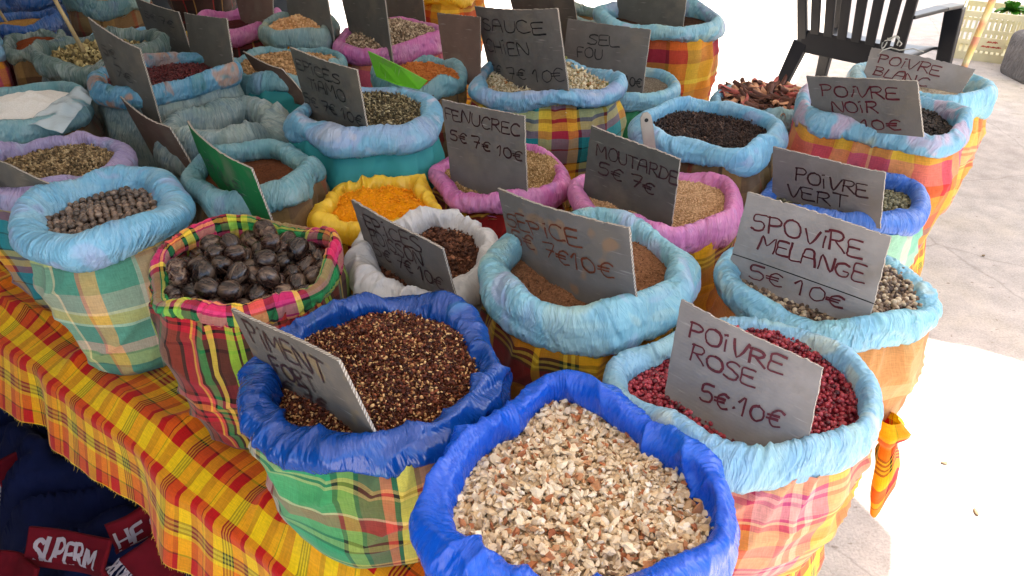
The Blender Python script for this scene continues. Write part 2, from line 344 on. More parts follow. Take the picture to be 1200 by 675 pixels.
def ink_mat(nm, c):
    b = NT(nm); o = b.coord('Object'); n = b.noise(o, 220, 3, .7); b.set(Base_Color=lin(c), Roughness=.5, Alpha=b.ramp(n, [(.32, (.7,) * 3), (.5, (1,) * 3)])); return b.m
M['ink_rust'] = plain('rust_marker_ink', (.15, .035, .012), .5, .3, 40, 0)
for nm, c in (('ink', (.012, .011, .012)), ('ink_red', (.10, .008, .014)), ('ink_brn', (.035, .010, .012)), ('ink_rust', (.16, .035, .012))): M[nm] = ink_mat('marker_' + nm, c)
M['black'] = plain('black_plastic', (.010, .011, .014), .38, .25, 8, .12, 300)
M['cream'] = plain('cream_plastic', 'd9cfa6', .5, .12, 5, .1, 200)
M['steel'] = plain('brushed_steel', (.55, .53, .5), .32, .1, 40, .15, 400, metal=1)
M['stick'] = plain('pale_wood_stick', 'a8946c', .7, .2, 40, .3, 200)
M['wood'] = plain('table_wood', '5c4430', .75, .25, 12, .3, 80)
M['rock'] = plain('grey_stone', '6c655f', .9, .25, 9, .7, 40, bdist=.02)
M['string'] = plain('grey_twine', 'b0aca0', .85, .2, 60, .3, 400)
M['navy'] = plain('navy_knit', '121a3c', .9, .25, 14, .5, 420, spec=.15)
M['redknit'] = plain('red_knit', '5c0a16', .9, .25, 14, .5, 420, spec=.15)
M['whiteknit'] = plain('white_wool', '9a9094', .9, .15, 30, .4, 400, spec=.15)
M['leafy'] = plain('green_leaf', '3f7a1c', .5, .35, 12, .3, 60)

def ground_mat():
    b = NT('worn_concrete'); o = b.coord('Object')
    big = b.noise(o, .9, 5, .6); mid = b.noise(o, 9, 5, .65); fine = b.noise(o, 140, 4, .6)
    c = b.ramp(big, [(.3, 'b6aaa0'), (.5, 'c2b7ac'), (.72, 'c2b49e')])
    c = b.mix(.5, c, b.ramp(mid, [(.35, (.62,) * 3), (.65, (1.15,) * 3)]), 'MULTIPLY')
    c = b.mix(.45, c, b.ramp(fine, [(.3, (.55,) * 3), (.7, (1.3,) * 3)]), 'MULTIPLY')
    v = b.add('ShaderNodeTexVoronoi', feature='DISTANCE_TO_EDGE')
    b.l.new(b.mix(.12, o, b.noise(o, 3, 4, out=1), 'ADD'), v.inputs['Vector']); v.inputs['Scale'].default_value = 1.1
    cr = b.ramp(v.outputs['Distance'], [(0, (1,) * 3), (.006, (0,) * 3)])
    c = b.mix(b.math('MULTIPLY', cr, .3), c, lin('5a504a'))
    sp = b.noise(o, 30, 2); c = b.mix(b.ramp(sp, [(.70, (0,) * 3), (.74, (.6,) * 3)]), c, lin('77695c'))
    b.set(Base_Color=c, Roughness=.92, Specular_IOR_Level=.2, Normal=b.bump(b.math('ADD', fine, b.math('MULTIPLY', mid, 1.5)), .5, .006))
    return b.m
M['ground'] = ground_mat()
def canopy_mat(nm, tr):
    b = NT(nm); o = b.coord('Object'); col = b.ramp(b.noise(o, 3, 3), [(.3, (.74, .72, .68)), (.7, (.8, .79, .76))])
    b.set(Base_Color=col, Roughness=.9); b.translucent((.8, .78, .74, 1), tr); return b.m
M['canvas'] = canopy_mat('white_canvas', .05); M['canvas2'] = canopy_mat('thin_white_canvas', .3)
M['blocker_dk'] = plain('blocker_dark', '3a4148', .9, .1, 4, .2, 60)

# ------------------------------------------------------------------ setting: ground, canopies, table, cloth
D1 = Vector((-.79, .613, 0)); D2 = Vector((.613, .79, 0)); CN = Vector((.157, .291, 0))
def T(s, t, z=0.): return CN + D1 * s + D2 * t + Vector((0, 0, z))
gs = 40
g = np_mesh('ground', [(-gs, -gs, 0), (gs, -gs, 0), (gs, gs, 0), (-gs, gs, 0)], [(0, 1, 2, 3)], M['ground']); g['kind'] = 'structure'

def canopy(name, label, mat, s0, s1, t0, t1, h, posts, flap=0, skew=0):
    """tarpaulin stretched at height h so that its shade lies on the ground over (s0..s1, t0..t1)"""
    off = SUN * (h / SUN.z); off.z = 0
    n = 64; V = []
    c = T((s0 + s1) / 2, (t0 + t1) / 2, h) + off
    for i in range(n):
        for j in range(n):
            u = i / (n - 1); v = j / (n - 1)
            tt = t0 + (t1 - t0) * v; sa = s0 - flap * sm(min(1, max(0, (1.42 - tt) / .12)))
            p = T(sa + (s1 + skew * (tt - 5.6) - sa) * u, tt, h) + off
            p += D2 * (.035 * math.sin(u * 31 + h) + .02 * math.sin(u * 77)) * (1 - v) + D1 * (.02 * math.sin(v * 40 + h)) * (1 - u); p.z -= .06 * math.sin(math.pi * u) * math.sin(math.pi * v)
            V.append(p - c)
    root = empty(name, c - Vector((0, 0, h))); tag(root, label, 'canopy')
    o = np_mesh('canopy_cloth', [v + Vector((0, 0, h)) for v in V], grid_faces(n, n), mat, root)
    for (s, t) in posts:
        p = T(s, t) + off - root.location
        bm = bmesh.new(); add_tube(bm, [(p.x, p.y, 0), (p.x, p.y, h - .01)], .02, 10); bm_obj('post', bm, M['steel'], root, True)
    return root
canopy('market_canopy', 'white canvas canopy stretched over the whole spice stall', M['canvas'], .085, 5.2, -2.6, 3.9, 2.0, [(5.15, 3.85), (5.15, -2.5)], .17)

canopy('neighbour_canopy', 'white canvas canopy shading the ground right of the stall', M['canvas2'], -6, 1.69, 2.38, 9.2, 2.6, [(-5.9, 2.5), (-5.9, 9.1)], 0, .2)

def blocker(label, a, b_, z0, z1):  # unseen dark sheet added to keep light off the stall
    n = 60; u = np.linspace(0, 1, n); v = np.linspace(0, 1, 8); U, Vv = np.meshgrid(u, v, indexing='ij'); L = (b_ - a).length; nr = Vector((0, 0, 1)).cross((b_ - a).normalized())
    w_ = .04 * np.sin(U * L * 14) * (.4 + .6 * Vv)
    P = np.stack([a.x + (b_.x - a.x) * U + nr.x * w_, a.y + (b_.y - a.y) * U + nr.y * w_, z1 + (z0 - z1) * Vv], -1).reshape(-1, 3)
    tag(np_mesh('light_blocker', P, grid_faces(n, 8), M['blocker_dk']), label, 'blocker')
blocker('unseen dark curtain closing the back of the stall', T(1.35, 3.0), T(4.6, 3.0), 1.0, 2.6)
blocker('unseen dark curtain closing the left end of the stall', T(4.3, 3.0), T(4.3, -1.3), .3, 2.6)
blocker('unseen dark curtain of the stall across the aisle', T(.95, -1.35), T(5.0, -1.35), .0, 2.3)
ZT = .62; T0 = .05
tb = empty('market_table', T(1.98, 1.12)); tag(tb, 'long wooden trestle table under the yellow madras cloth', 'table')
bm = bmesh.new(); rot = Matrix.Rotation(math.atan2(D1.y, D1.x), 3, 'Z')
tc = [T(.09, .07), T(3.82, .07), T(3.82, 2.22), T(.28, 2.22)]
for zz in (ZT - .04, ZT - .004): tc_ = [bm.verts.new((p.x - tb.location.x, p.y - tb.location.y, zz)) for p in tc]; bm.faces.new(tc_)
bm.verts.ensure_lookup_table()
for i in range(4): bm.faces.new([bm.verts[i], bm.verts[(i + 1) % 4], bm.verts[4 + (i + 1) % 4], bm.verts[4 + i]])
bmesh.ops.recalc_face_normals(bm, faces=bm.faces[:])
bm_obj('tabletop', bm, M['wood'], tb)
for s in (-1.7, 1.7):
    for t in (-.95, .95):
        p = D1 * s + D2 * t; bm = bmesh.new(); add_box(bm, (p.x, p.y, (ZT - .04) / 2), (.06, .06, ZT - .04), rot, .004); bm_obj('leg', bm, M['wood'], tb)

S0 = .11
def tablecloth():
    s = np.concatenate([np.linspace(S0 - .34, S0 - .02, 40), np.linspace(S0, 3.84, 330), ])
    t = np.concatenate([np.linspace(T0 - .17, T0 - .012, 44), np.linspace(T0, 2.25, 140)])
    S, Tt = np.meshgrid(s, t, indexing='ij')
    S = S - S0; Tt = Tt - T0; ds = np.maximum(-S, 0); dt = np.maximum(-Tt, 0)
    fold = (pnoise(S / 4, Tt * 0 + .3, 22, 2, 5) - .5) * .10 + (pnoise(S / 4, Tt / 4, 60, 8, 6) - .5) * .035
    fold2 = (pnoise(Tt / 3, S * 0 + .3, 24, 2, 15) - .5) * .07 + (pnoise(Tt / 3, S / 4, 60, 8, 16) - .5) * .03
    rnd = .012
    ft = np.clip(dt / .165, 0, 1); fs = np.clip(ds / .3, 0, 1)
    # plan position: outward offset of the hanging part, with folds growing downwards
    Sp = np.where(S < 0, -rnd * np.clip(ds / .02, 0, 1) - .05 * fs - fold2 * fs - .01, S)
    Tp = np.where(Tt < 0, -rnd * np.clip(dt / .02, 0, 1) - .045 * ft - fold * np.sqrt(ft) - .008, Tt)
    z = ZT + .004 - np.maximum(ds - .008, 0) * .97 - np.maximum(dt - .008, 0) * .97
    top = (S >= 0) & (Tt >= 0)
    wr = (ridge(pnoise(S / 4, Tt / 4 + S * .06, 30, 30, 8)) ** 3 * .028 + pnoise(S / 4, Tt / 4, 16, 16, 9) * .022)
    z = z + np.where(top, wr * np.clip(np.minimum(S, Tt) / .05, 0, 1), 0)
    for bs_, bt_ in ((.59, .20), (.22, .16)): z = z + .065 * sm(np.clip(1.5 - np.hypot(S + S0 - bs_, (Tt + T0 - bt_)) / .2, 0, 1)) * np.clip(Tt / .03, 0, 1)
    hem = (pnoise(S / 4, Tt / 4, 90, 90, 11) - .5) * .012
    z = z + np.where(ft >= 1, hem, 0)
    Sp = Sp + .05 + .105 * np.clip(Tt + T0, 0, 1.9); Tp = Tp + T0
    P = np.stack([CN.x + D1.x * Sp + D2.x * Tp, CN.y + D1.y * Sp + D2.y * Tp, z], -1).reshape(-1, 3)
    uv = np.stack([S, Tt], -1).reshape(-1, 2)
    o = np_mesh('tablecloth', P, grid_faces(len(s), len(t)), M['cloth'], None, uv)
    tag(o, 'yellow and red madras tablecloth hanging over the table edges with frayed hem', 'tablecloth')
    # frayed threads along the front hem
    rs = np.random.RandomState(3); V = []; F = []
    cols = P.reshape(len(s), len(t), 3)
    for i in range(40, len(s) - 1):
        for k in range(4):
            f = rs.rand(); a = cols[i, 0] * (1 - f) + cols[i + 1, 0] * f
            L = .003 + .009 * rs.rand() ** 3; d = np.array([rs.randn() * .3, rs.randn() * .3, -1]) * L; wd = np.array(D1) * .0007
            b0 = len(V); V += [a - wd, a + wd, a + d + wd * .4, a + d - wd * .4]; F.append((b0, b0 + 1, b0 + 2, b0 + 3))
    np_mesh('frayed_hem', V, F, M['fray'], o)
    return o
M['fray'] = plain('yellow_thread', 'd8b83c', .9, .3, 90, 0)
cloth = tablecloth()

_u, _v, _z = 1043, 490, .76
_d = Vector((( _u - 600) / 870, math.cos(R(32.5)) - math.sin(R(32.5)) * (_v - 337.5) / 870, -math.sin(R(32.5)) - math.cos(R(32.5)) * (_v - 337.5) / 870))
TAILPOS = Vector((0, 0, 1.62)) + _d * ((_z - 1.62) / _d.z)
# knotted tail of cloth on the right edge of the table
def knotted_tail(name, base, length, wid, parent, seed, mat):
    rs = np.random.RandomState(seed); nu, nv = 40, 24
    u = np.linspace(0, 1, nu); v = np.linspace(0, 1, nv)[:-1]; U, Vv = np.meshgrid(u, v, indexing='ij')
    w_ = np.interp(u, [0, .10, .2, .3, .36, .5, .8, 1], [.35, .7, .62, .42, .6, .85, 1.05, 1.15])[:, None] * wid
    flat = np.interp(u, [0, .25, .4, 1], [.9, .9, .5, .22])[:, None]
    wob = 1 + .35 * (pnoise(U * .7, Vv, 9, 7, seed) - .5)
    out = D1 * -1
    A = np.cos(2 * np.pi * Vv) * w_ * wob; B = np.sin(2 * np.pi * Vv) * w_ * flat * (1 + .6 * (pnoise(U, Vv, 6, 11, seed + 1) - .5))
    z = base[2] - U * length + .03 * (pnoise(U * 0, Vv, 2, 7, seed + 2) - .5) * U * 2
    lean = .03 * U
    X = base[0] + D2.x * A + out.x * (B + lean); Y = base[1] + D2.y * A + out.y * (B + lean)
    P = np.stack([X, Y, z], -1).reshape(-1, 3)
    return np_mesh(name, P, grid_faces(nu, nv - 1, False, True), mat, parent, np.stack([U * length, Vv * wid * 4], -1).reshape(-1, 2))
knotted_tail('knotted_tail', TAILPOS, .15, .046, cloth, 4, M['cloth'])

# ------------------------------------------------------------------ sacks
SK = {
'rose':(0.324,0.810,0.930,0.170,0.148),
'piment':(-0.189,0.813,0.961,0.157,0.166),
'melange':(0.542,1.085,0.929,0.163,0.146),
'sepice':(0.128,1.084,0.961,0.165,0.166),
'nutmeg':(-0.457,1.104,0.959,0.149,0.150),
'allspice':(-0.800,1.306,0.959,0.139,0.142),
'yellow':(-0.298,1.463,0.897,0.145,0.128),
'green':(-0.542,1.492,0.958,0.151,0.141),
'tiamo':(-0.356,1.735,0.997,0.161,0.187),
'sauce':(0.094,2.050,0.993,0.200,0.183),
'cloves':(0.461,1.655,0.993,0.161,0.174),
'noir':(0.870,1.703,1.017,0.171,0.191),
'redseed':(-0.949,2.025,1.013,0.180,0.178),
'pink':(-0.426,2.611,0.966,0.185,0.191),
'salt':(-1.275,1.865,0.966,0.153,0.179),
'poisson':(-0.160,1.222,0.898,0.124,0.134),
'fenu':(-0.034,1.566,0.918,0.157,0.141),
'vert':(0.715,1.473,0.918,0.165,0.145),
'mout':(0.297,1.402,0.942,0.161,0.170),
'sel':(0.335,2.224,0.919,0.158,0.153),
'backr':(0.489,2.556,1.045,0.195,0.191),
'olive':(-1.264,2.317,1.001,0.175,0.171),
'tan':(-0.691,2.288,0.963,0.158,0.170),
'tan2':(-0.709,2.599,1.000,0.124,0.136),
'orange':(-0.261,2.075,0.995,0.120,0.114),
'gray':(-0.737,1.834,0.921,0.134,0.153),
'blanc':(1.074,1.942,1.002,0.156,0.164),
'bark':(0.722,2.072,0.957,0.130,0.128),
'blueL':(-1.847,2.893,0.956,0.124,0.124),
'farL':(-1.780,2.502,0.956,0.107,0.108),
'rust':(-1.640,2.577,0.956,0.099,0.103),
'tealtop':(-1.701,3.284,0.963,0.140,0.154),
'redpl':(-1.681,4.226,0.968,0.164,0.179),
'pinkL':(-1.009,2.846,0.963,0.139,0.155),
'bluebk':(-1.296,2.570,0.956,0.117,0.120),
'yelbk':(-0.278,3.467,0.961,0.132,0.145),
'tealmid':(0.265,2.962,0.959,0.119,0.130),
'blue2':(-2.095,3.399,0.960,0.150,0.153),
'peels':(0.075,0.600,0.960,0.150,0.150),
}
NTH = 180
TH = np.linspace(0, 2 * np.pi, NTH, endpoint=False)
PEEL = [(.065,.793),(-.006,.724),(-.067,.644),(-.087,.572),(-.073,.52),(-.022,.478),(.068,.459),(.167,.483),(.231,.531),(.24,.575),(.207,.644),(.135,.74)]
def outline(key, i):
    x, y, z, rx, ry = SK[key]
    if key == 'peels':
        P = np.array(PEEL) - (x, y); a = np.arctan2(P[:, 1], P[:, 0]) % (2 * np.pi); r = np.hypot(P[:, 0], P[:, 1]); k = np.argsort(a)
        rr = np.interp(TH, np.concatenate([a[k] - 2 * np.pi, a[k], a[k] + 2 * np.pi]), np.tile(r[k], 3))
        ker = np.hanning(15); ker /= ker.sum()
        return np.convolve(np.tile(rr, 3), ker, 'same')[NTH:2 * NTH]
    r = 1 / np.hypot(np.cos(TH) / rx, np.sin(TH) / ry)
    rs = np.random.RandomState(100 + i)
    for n in (2, 3, 4, 5, 7): r = r * (1 + rs.randn() * .012 * np.cos(n * TH + rs.rand() * 6.3))
    return r
# key: (tube half width, half height, rim, body, sink of contents, dome)
STY = dict(
rose=(.021,.029,'lb4','rose_body',.012,.006), piment=(.021,.023,'dblue','pim_body',.016,.028), melange=(.021,.028,'lb2','orange_body',.004,.01),
sepice=(.028,.040,'lb3','yr_body',.026,.014), nutmeg=(.014,.022,'nut_rim','nut_body',.030,.018), allspice=(.037,.037,'lb','green_body',.012,.012),
yellow=(.020,.030,'yellow','yr_body',.002,.032), green=(.024,.031,'teal','brown_body',.012,.0), tiamo=(.027,.032,'lb5','tealcloth',.010,.006),
sauce=(.023,.029,'lb5','sauce_body',.010,.02), cloves=(.021,.03,'lb','brown_body',.012,.01), noir=(.019,.030,'lbp','noir_body',.014,.01),
redseed=(.020,.028,'lbr','gray',.012,.01), pink=(.022,.036,'pink','pink_check',-.006,.045), salt=(.024,.032,'teal','brown_body',.0,.045),
poisson=(.025,.038,'white','white',.008,.01), fenu=(.019,.028,'pink','yr_body',.005,.01), vert=(.021,.029,'vblue','vert_body',.004,.01),
mout=(.021,.031,'pinkb','yr_body',.006,.012), sel=(.022,.030,'lb2','greencloth',.012,.005), backr=(.024,.034,'lb3','backr_body',.015,.0),
olive=(.022,.036,'olive','gray',.012,.02), tan=(.018,.030,'teal','tealcloth',-.005,.02), tan2=(.022,.034,'sage','yr_body',-.008,.03),
orange=(.018,.028,'teal','brown_body',-.006,.03), gray=(.038,.056,'gray','gray',.03,.0), blanc=(.021,.036,'lb2','rose_body',.01,.01),
bark=(.020,.034,'lb4','brown_body',.0,.018), blueL=(.016,.028,'blueback','blueback',.004,.012), farL=(.022,.034,'lb5','pink_check',.014,.0),
rust=(.016,.026,'olive','brown_body',.0,.02), tealtop=(.022,.036,'teald','brown_body',.015,.02), redpl=(.022,.036,'pink','maroon_body',.02,.0),
pinkL=(.021,.034,'pink','maroon_body',.01,.01), bluebk=(.021,.034,'lb','brown_body',.015,.0), yelbk=(.022,.036,'yellow','backr_body',.01,.01),
tealmid=(.021,.034,'sage','brown_body',.015,.0), blue2=(.022,.036,'blueback','blueback',.02,.0), peels=(.017,.030,'blue','blue',.018,.016))
ZBOT = {k: ZT + .012 for k in SK}; ZBOT['piment'] = ZT + .075; ZBOT['peels'] = ZT + .075
LAB = dict(
rose='madras sack with pale blue rolled rim full of red peppercorns', piment='green striped sack with deep blue plastic rim full of chilli flakes',
melange='orange sack with pale blue rim holding mixed peppercorns', sepice='red and yellow checked sack with icy blue rolled rim of brown spice powder',
nutmeg='dark striped sack with rolled madras edge full of whole nutmegs', allspice='pale green checked sack with thick light blue rim of round brown berries',
yellow='sack with open yellow plastic liner full of orange turmeric', green='teal rimmed sack of red brown powder holding the green sign',
tiamo='teal sack with light blue rolled rim of dried herb mix', sauce='teal and yellow madras sack with light blue rim of pale flakes',
cloves='sack with light blue rim brimming with dark cloves', noir='bright orange and pink madras sack with patched blue rim of black pepper',
redseed='clear plastic sack of dark red seeds with patched blue rim', pink='pink rimmed sack with a tall mound of tan seeds',
salt='teal rimmed sack of white salt at the left edge', poisson='white plastic sack of dark brown crumbs behind the turmeric-side sign',
fenu='pink rimmed sack of fenugreek seeds beside the turmeric', vert='mint sack with bright blue rim of green peppercorns',
mout='rose pink rimmed sack of mustard seeds', sel='light blue rimmed sack of seasoned salt behind the pale flakes sack',
backr='maroon and yellow checked sack with light blue rim standing beside the sunlit ground', olive='olive plastic sack of dried blossoms with a stick in it',
tan='teal rimmed sack of coarse tan powder', tan2='sage green rimmed sack of pale orange grains', orange='small teal rimmed sack of orange spice powder behind the lime card',
gray='crumpled clear grey plastic sack rolled shut behind the green sign', blanc='peach sack with light blue rim of white pepper and a striped pole',
bark='pale blue rimmed sack heaped with strips of cinnamon bark', blueL='shop blue plastic sack of ochre powder', farL='blue and lilac rimmed sack with pink check body at the left edge',
rust='olive rimmed sack of rust red powder', tealtop='brown checked sack with dull teal rim at the back', redpl='dark maroon checked sack at the far back',
pinkL='maroon checked sack with pink rim behind two dark signs', bluebk='light blue rimmed sack hidden behind the red seed sack', yelbk='yellow plastic rimmed sack at the far back',
tealmid='sage rimmed sack behind the seasoned salt', blue2='shop blue plastic sack at the far left back corner', peels='royal blue plastic sack wide open full of dried citrus peel')
LAB['lilac'] = 'lilac plastic sack of coriander seeds with a folded pink patch'
SK['lilac'] = (-1.03, 1.545, .950, .150, .150); STY['lilac'] = (.019, .029, 'lilac', 'sauce_body', .002, .012); ZBOT['lilac'] = ZT + .012
SK['peels'] = (.075, .60, .955, .15, .15); SK['bark'] = (.722, 2.04, .925, .150, .130)

SK['allspice'] = (-.795, 1.306, .959, .133, .140)
keys = list(SK)
OUT = {k: outline(k, i) for i, k in enumerate(keys)}
def rad_at(k, ang): return np.interp(ang % (2 * np.pi), np.append(TH, 2 * np.pi), np.append(OUT[k], OUT[k][0]))
# soft sacks press each other flat where they touch
for it in range(2):
    for i, a in enumerate(keys):
        for b_ in keys[i + 1:]:
            A, B = SK[a], SK[b_]
            if abs(A[2] - B[2]) > .2: continue
            dx, dy = B[0] - A[0], B[1] - A[1]; d = math.hypot(dx, dy); an = math.atan2(dy, dx)
            ra = float(rad_at(a, an)) + STY[a][0]; rb = float(rad_at(b_, an + math.pi)) + STY[b_][0]
            ov = ra + rb - d
            if ov < 0: continue
            for k, r0, ang in ((a, ra, an), (b_, rb, an + math.pi)):
                lim = r0 - ov * .5; c = np.cos(TH - ang); ta = STY[k][0]
                mx = np.where(c > .25, lim / np.maximum(c, .25), 9) - ta
                sft = .02; h_ = np.clip(.5 + .5 * (mx - OUT[k]) / sft, 0, 1)
                OUT[k] = mx * (1 - h_) + OUT[k] * h_ - sft * h_ * (1 - h_)
ROOT = {}
def sack(key, idx):
    x, y, z, rx, ry = SK[key]; a, b, rim, body, sink, dome = STY[key]
    near = y < 1.35
    nth = 900 if near else 460; nph = 44 if near else 28
    zb = ZBOT[key]
    root = empty('spice_sack', (x, y, zb)); tag(root, LAB[key], 'sack', 'spice sacks on the market table'); ROOT[key] = root
    rs = np.random.RandomState(500 + idx); sd = 1000 + idx * 17
    th = np.linspace(0, 2 * np.pi, nth + 1); r0 = np.interp(th % (2 * np.pi), np.append(TH, 2 * np.pi), np.append(OUT[key], OUT[key][0])); r0[-1] = r0[0]
    u = th / (2 * np.pi)
    ph = np.linspace(-100, 260, nph + 1) * np.pi / 180
    U, P = np.meshgrid(u, ph, indexing='ij'); v = (P + 1.745) / (2 * np.pi)
    R0 = r0[:, None] * np.ones_like(P)
    px, py = r0 * np.cos(th), r0 * np.sin(th)
    gx, gy = np.gradient(px), np.gradient(py); gx[0] = gx[-1] = (gx[0] + gx[-1]) / 2; gy[0] = gy[-1] = (gy[0] + gy[-1]) / 2
    ln = np.hypot(gx, gy); nx, ny = gy / ln, -gx / ln
    sag = sum(rs.randn() * .004 * np.cos(n * th + rs.rand() * 6.3) for n in (1, 2, 3, 5))
    smooth_bag = rim in ('blue', 'dblue', 'white', 'yellow', 'gray', 'olive')
    thick = .92 + .42 * (pnoise(U, v * .5, 13, 2, sd) - .5) + .16 * np.sin(2 * P + 12 * pnoise(U, v * 0 + .3, 6, 2, sd + 30))
    # creases run across the roll, slightly twisted
    tw = .05 * rs.choice([-1, 1]) + .05 * (pnoise(U, v * 0 + .2, 5, 2, sd + 20) - .5)
    c1 = ridge(pnoise(U + tw * v, v, 26, 2, sd + 1)); c2 = ridge(pnoise(U + tw * 1.6 * v + .01 * pnoise(U, v, 20, 4, sd + 7), v, 64, 3, sd + 2)); c3 = ridge(pnoise(U + tw * v + .006 * pnoise(U, v, 60, 6, sd + 8), v, 150, 5, sd + 3))
    amp = .55 + .9 * pnoise(U, v, 7, 3, sd + 4)
    if smooth_bag:
        k1 = ridge(pnoise(U + .1 * v, v, 14, 3, sd + 5)) ** 3; k2 = ridge(pnoise(U - .06 * v, v, 34, 4, sd + 6)) ** 2
        disp = amp * (.011 * (k1 - .3) + .006 * (k2 - .3) + .0016 * (c3 - .5))
    else:
        g2 = np.clip((c2 - .72) / .28, 0, 1); g1 = np.clip((c1 - .8) / .2, 0, 1); disp = amp * (.0040 * (c1 - .5) - .0045 * g1 + .0030 * (c2 - .5) - .0028 * g2 + .0012 * (c3 - .5))
    ca = a * thick + disp; cb = b * thick + disp
    off = ca * np.cos(P) - .14 * a * np.sin(P)
    X = px[:, None] + nx[:, None] * off; Y = py[:, None] + ny[:, None] * off
    Z = (z - zb) + sag[:, None] + cb * np.sin(P)
    if key == 'allspice': Z = Z + .0 * Y
    per = 2 * np.pi * (rx + ry) / 2
    uo = rs.rand() * 3
    uv = np.stack([U * per + uo, v * 2 * np.pi * (a + b) / 2], -1).reshape(-1, 2)
    np_mesh('rolled_rim', np.stack([X, Y, Z], -1).reshape(-1, 3), grid_faces(nth + 1, nph + 1), M[rim], root, uv)
    # body
    nb = 260 if near else 140; nz = 46 if near else 26
    thb = np.linspace(0, 2 * np.pi, nb + 1); rb = np.interp(thb % (2 * np.pi), np.append(TH, 2 * np.pi), np.append(OUT[key], OUT[key][0])); rb[-1] = rb[0]
    t = np.linspace(0, 1, nz); H = z - zb - b * .3
    TB, Tz = np.meshgrid(thb, t, indexing='ij'); ub = TB / (2 * np.pi)
    prof = np.interp(t, [0, .06, .2, .45, .7, .88, .97, 1], [-.25, .25, .62, .72, .55, .1, -.75, -1.6])
    prof = np.convolve(np.pad(prof, 3, 'edge'), np.ones(7) / 7, 'valid')
    rr = rb[:, None] + a * prof[None, :] * (1.0 if key != 'allspice' else .6)
    rr = rr - np.clip(Tz - .3, 0, 1) * .03
    ga = np.clip(1 - Tz * 1.6, .18, 1) * np.clip(1.6 - Tz, .2, 1)
    rr = rr + ga * (.022 * (pnoise(ub + .04 * Tz, Tz * .3, 11, 2, sd + 11) - .5) + .014 * (ridge(pnoise(ub + .08 * Tz, Tz * .35, 24, 3, sd + 12)) ** 2 - .3))
    rr = rr + .016 * (pnoise(ub, Tz * .6, 6, 5, sd + 13) - .5) + .010 * (ridge(pnoise(ub - .1 * Tz, Tz * .6 + ub, 9, 9, sd + 14)) ** 3 - .2)
    Zb = H * (1 - Tz)
    XB, YB = rr * np.cos(TB), rr * np.sin(TB)
    if key == 'allspice': Zb = Zb + .0 * YB
    uvb = np.stack([ub * per + uo, Zb + .03 * (pnoise(ub, Tz * .5, 5, 3, sd + 15) - .5)], -1).reshape(-1, 2)
    V = np.stack([XB, YB, Zb], -1).reshape(-1, 3); F = grid_faces(nb + 1, nz)[:, ::-1]
    np_mesh('sack_body', V, F, M[body], root, uvb)
    return root
for i, k in enumerate(keys): sack(k, i)

# ------------------------------------------------------------------ contents
def ico(sub, disp=0, seed=0, scl=(1, 1, 1)):
    bm = bmesh.new(); bmesh.ops.create_icosphere(bm, subdivisions=sub, radius=1)
    V = np.array([v.co[:] for v in bm.verts]); F = np.array([[v.index for v in f.verts] for f in bm.faces]); bm.free()
    if disp:
        rs = np.random.RandomState(seed)
        dirs = rs.randn(7, 3); dirs /= np.linalg.norm(dirs, axis=1)[:, None]; amp = rs.rand(7) * disp
        V = V * (1 + sum(np.sign(V @ d_) * 0 + am * np.sin(3.1 * (V @ d_) + 2 * k) for k, (d_, am) in enumerate(zip(dirs, amp))))[:, None]
    return V * np.array(scl), F
def rots(n, rs, flat):
    """random rotations; flat < 1 keeps long or flat grains lying down"""
    yaw = rs.rand(n) * 6.283; pit = rs.randn(n) * flat; rol = rs.randn(n) * flat
    cy, sy, cp, sp, cr, sr = np.cos(yaw), np.sin(yaw), np.cos(pit), np.sin(pit), np.cos(rol), np.sin(rol)
    Rm = np.empty((n, 3, 3))
    Rm[:, 0, 0] = cy * cp; Rm[:, 0, 1] = cy * sp * sr - sy * cr; Rm[:, 0, 2] = cy * sp * cr + sy * sr
    Rm[:, 1, 0] = sy * cp; Rm[:, 1, 1] = sy * sp * sr + cy * cr; Rm[:, 1, 2] = sy * sp * cr - cy * sr
    Rm[:, 2, 0] = -sp; Rm[:, 2, 1] = cp * sr; Rm[:, 2, 2] = cp * cr
    return Rm
TILT = dict(sepice=.032, sauce=.03, fenu=.025, mout=.02, tiamo=.025, rose=.022, melange=.018, poisson=.02, noir=.012, piment=.016, sel=.02)
def surf_z(key, X, Y, extra=None):
    x, y, z, rx, ry = SK[key]; a, b, rim, body, sink, dome = STY[key]
    ang = np.arctan2(Y, X) % (2 * np.pi); Rr = np.interp(ang, np.append(TH, 2 * np.pi), np.append(OUT[key], OUT[key][0])); q = np.hypot(X, Y) / Rr
    bump = (pnoise(X * 2.2 + .5, Y * 2.2 + .5, 9, 9, int(abs(x) * 1000)) - .5) * .022 + (pnoise(X * 2 + .5, Y * 2 + .5, 23, 23, 7) - .5) * .008
    zz = z - sink + dome * (1 - q ** 2) + bump * np.clip(1.2 - q, 0, 1)
    zz = zz + TILT.get(key, 0.) * (Y + .45 * X) / ry
    return zz, q
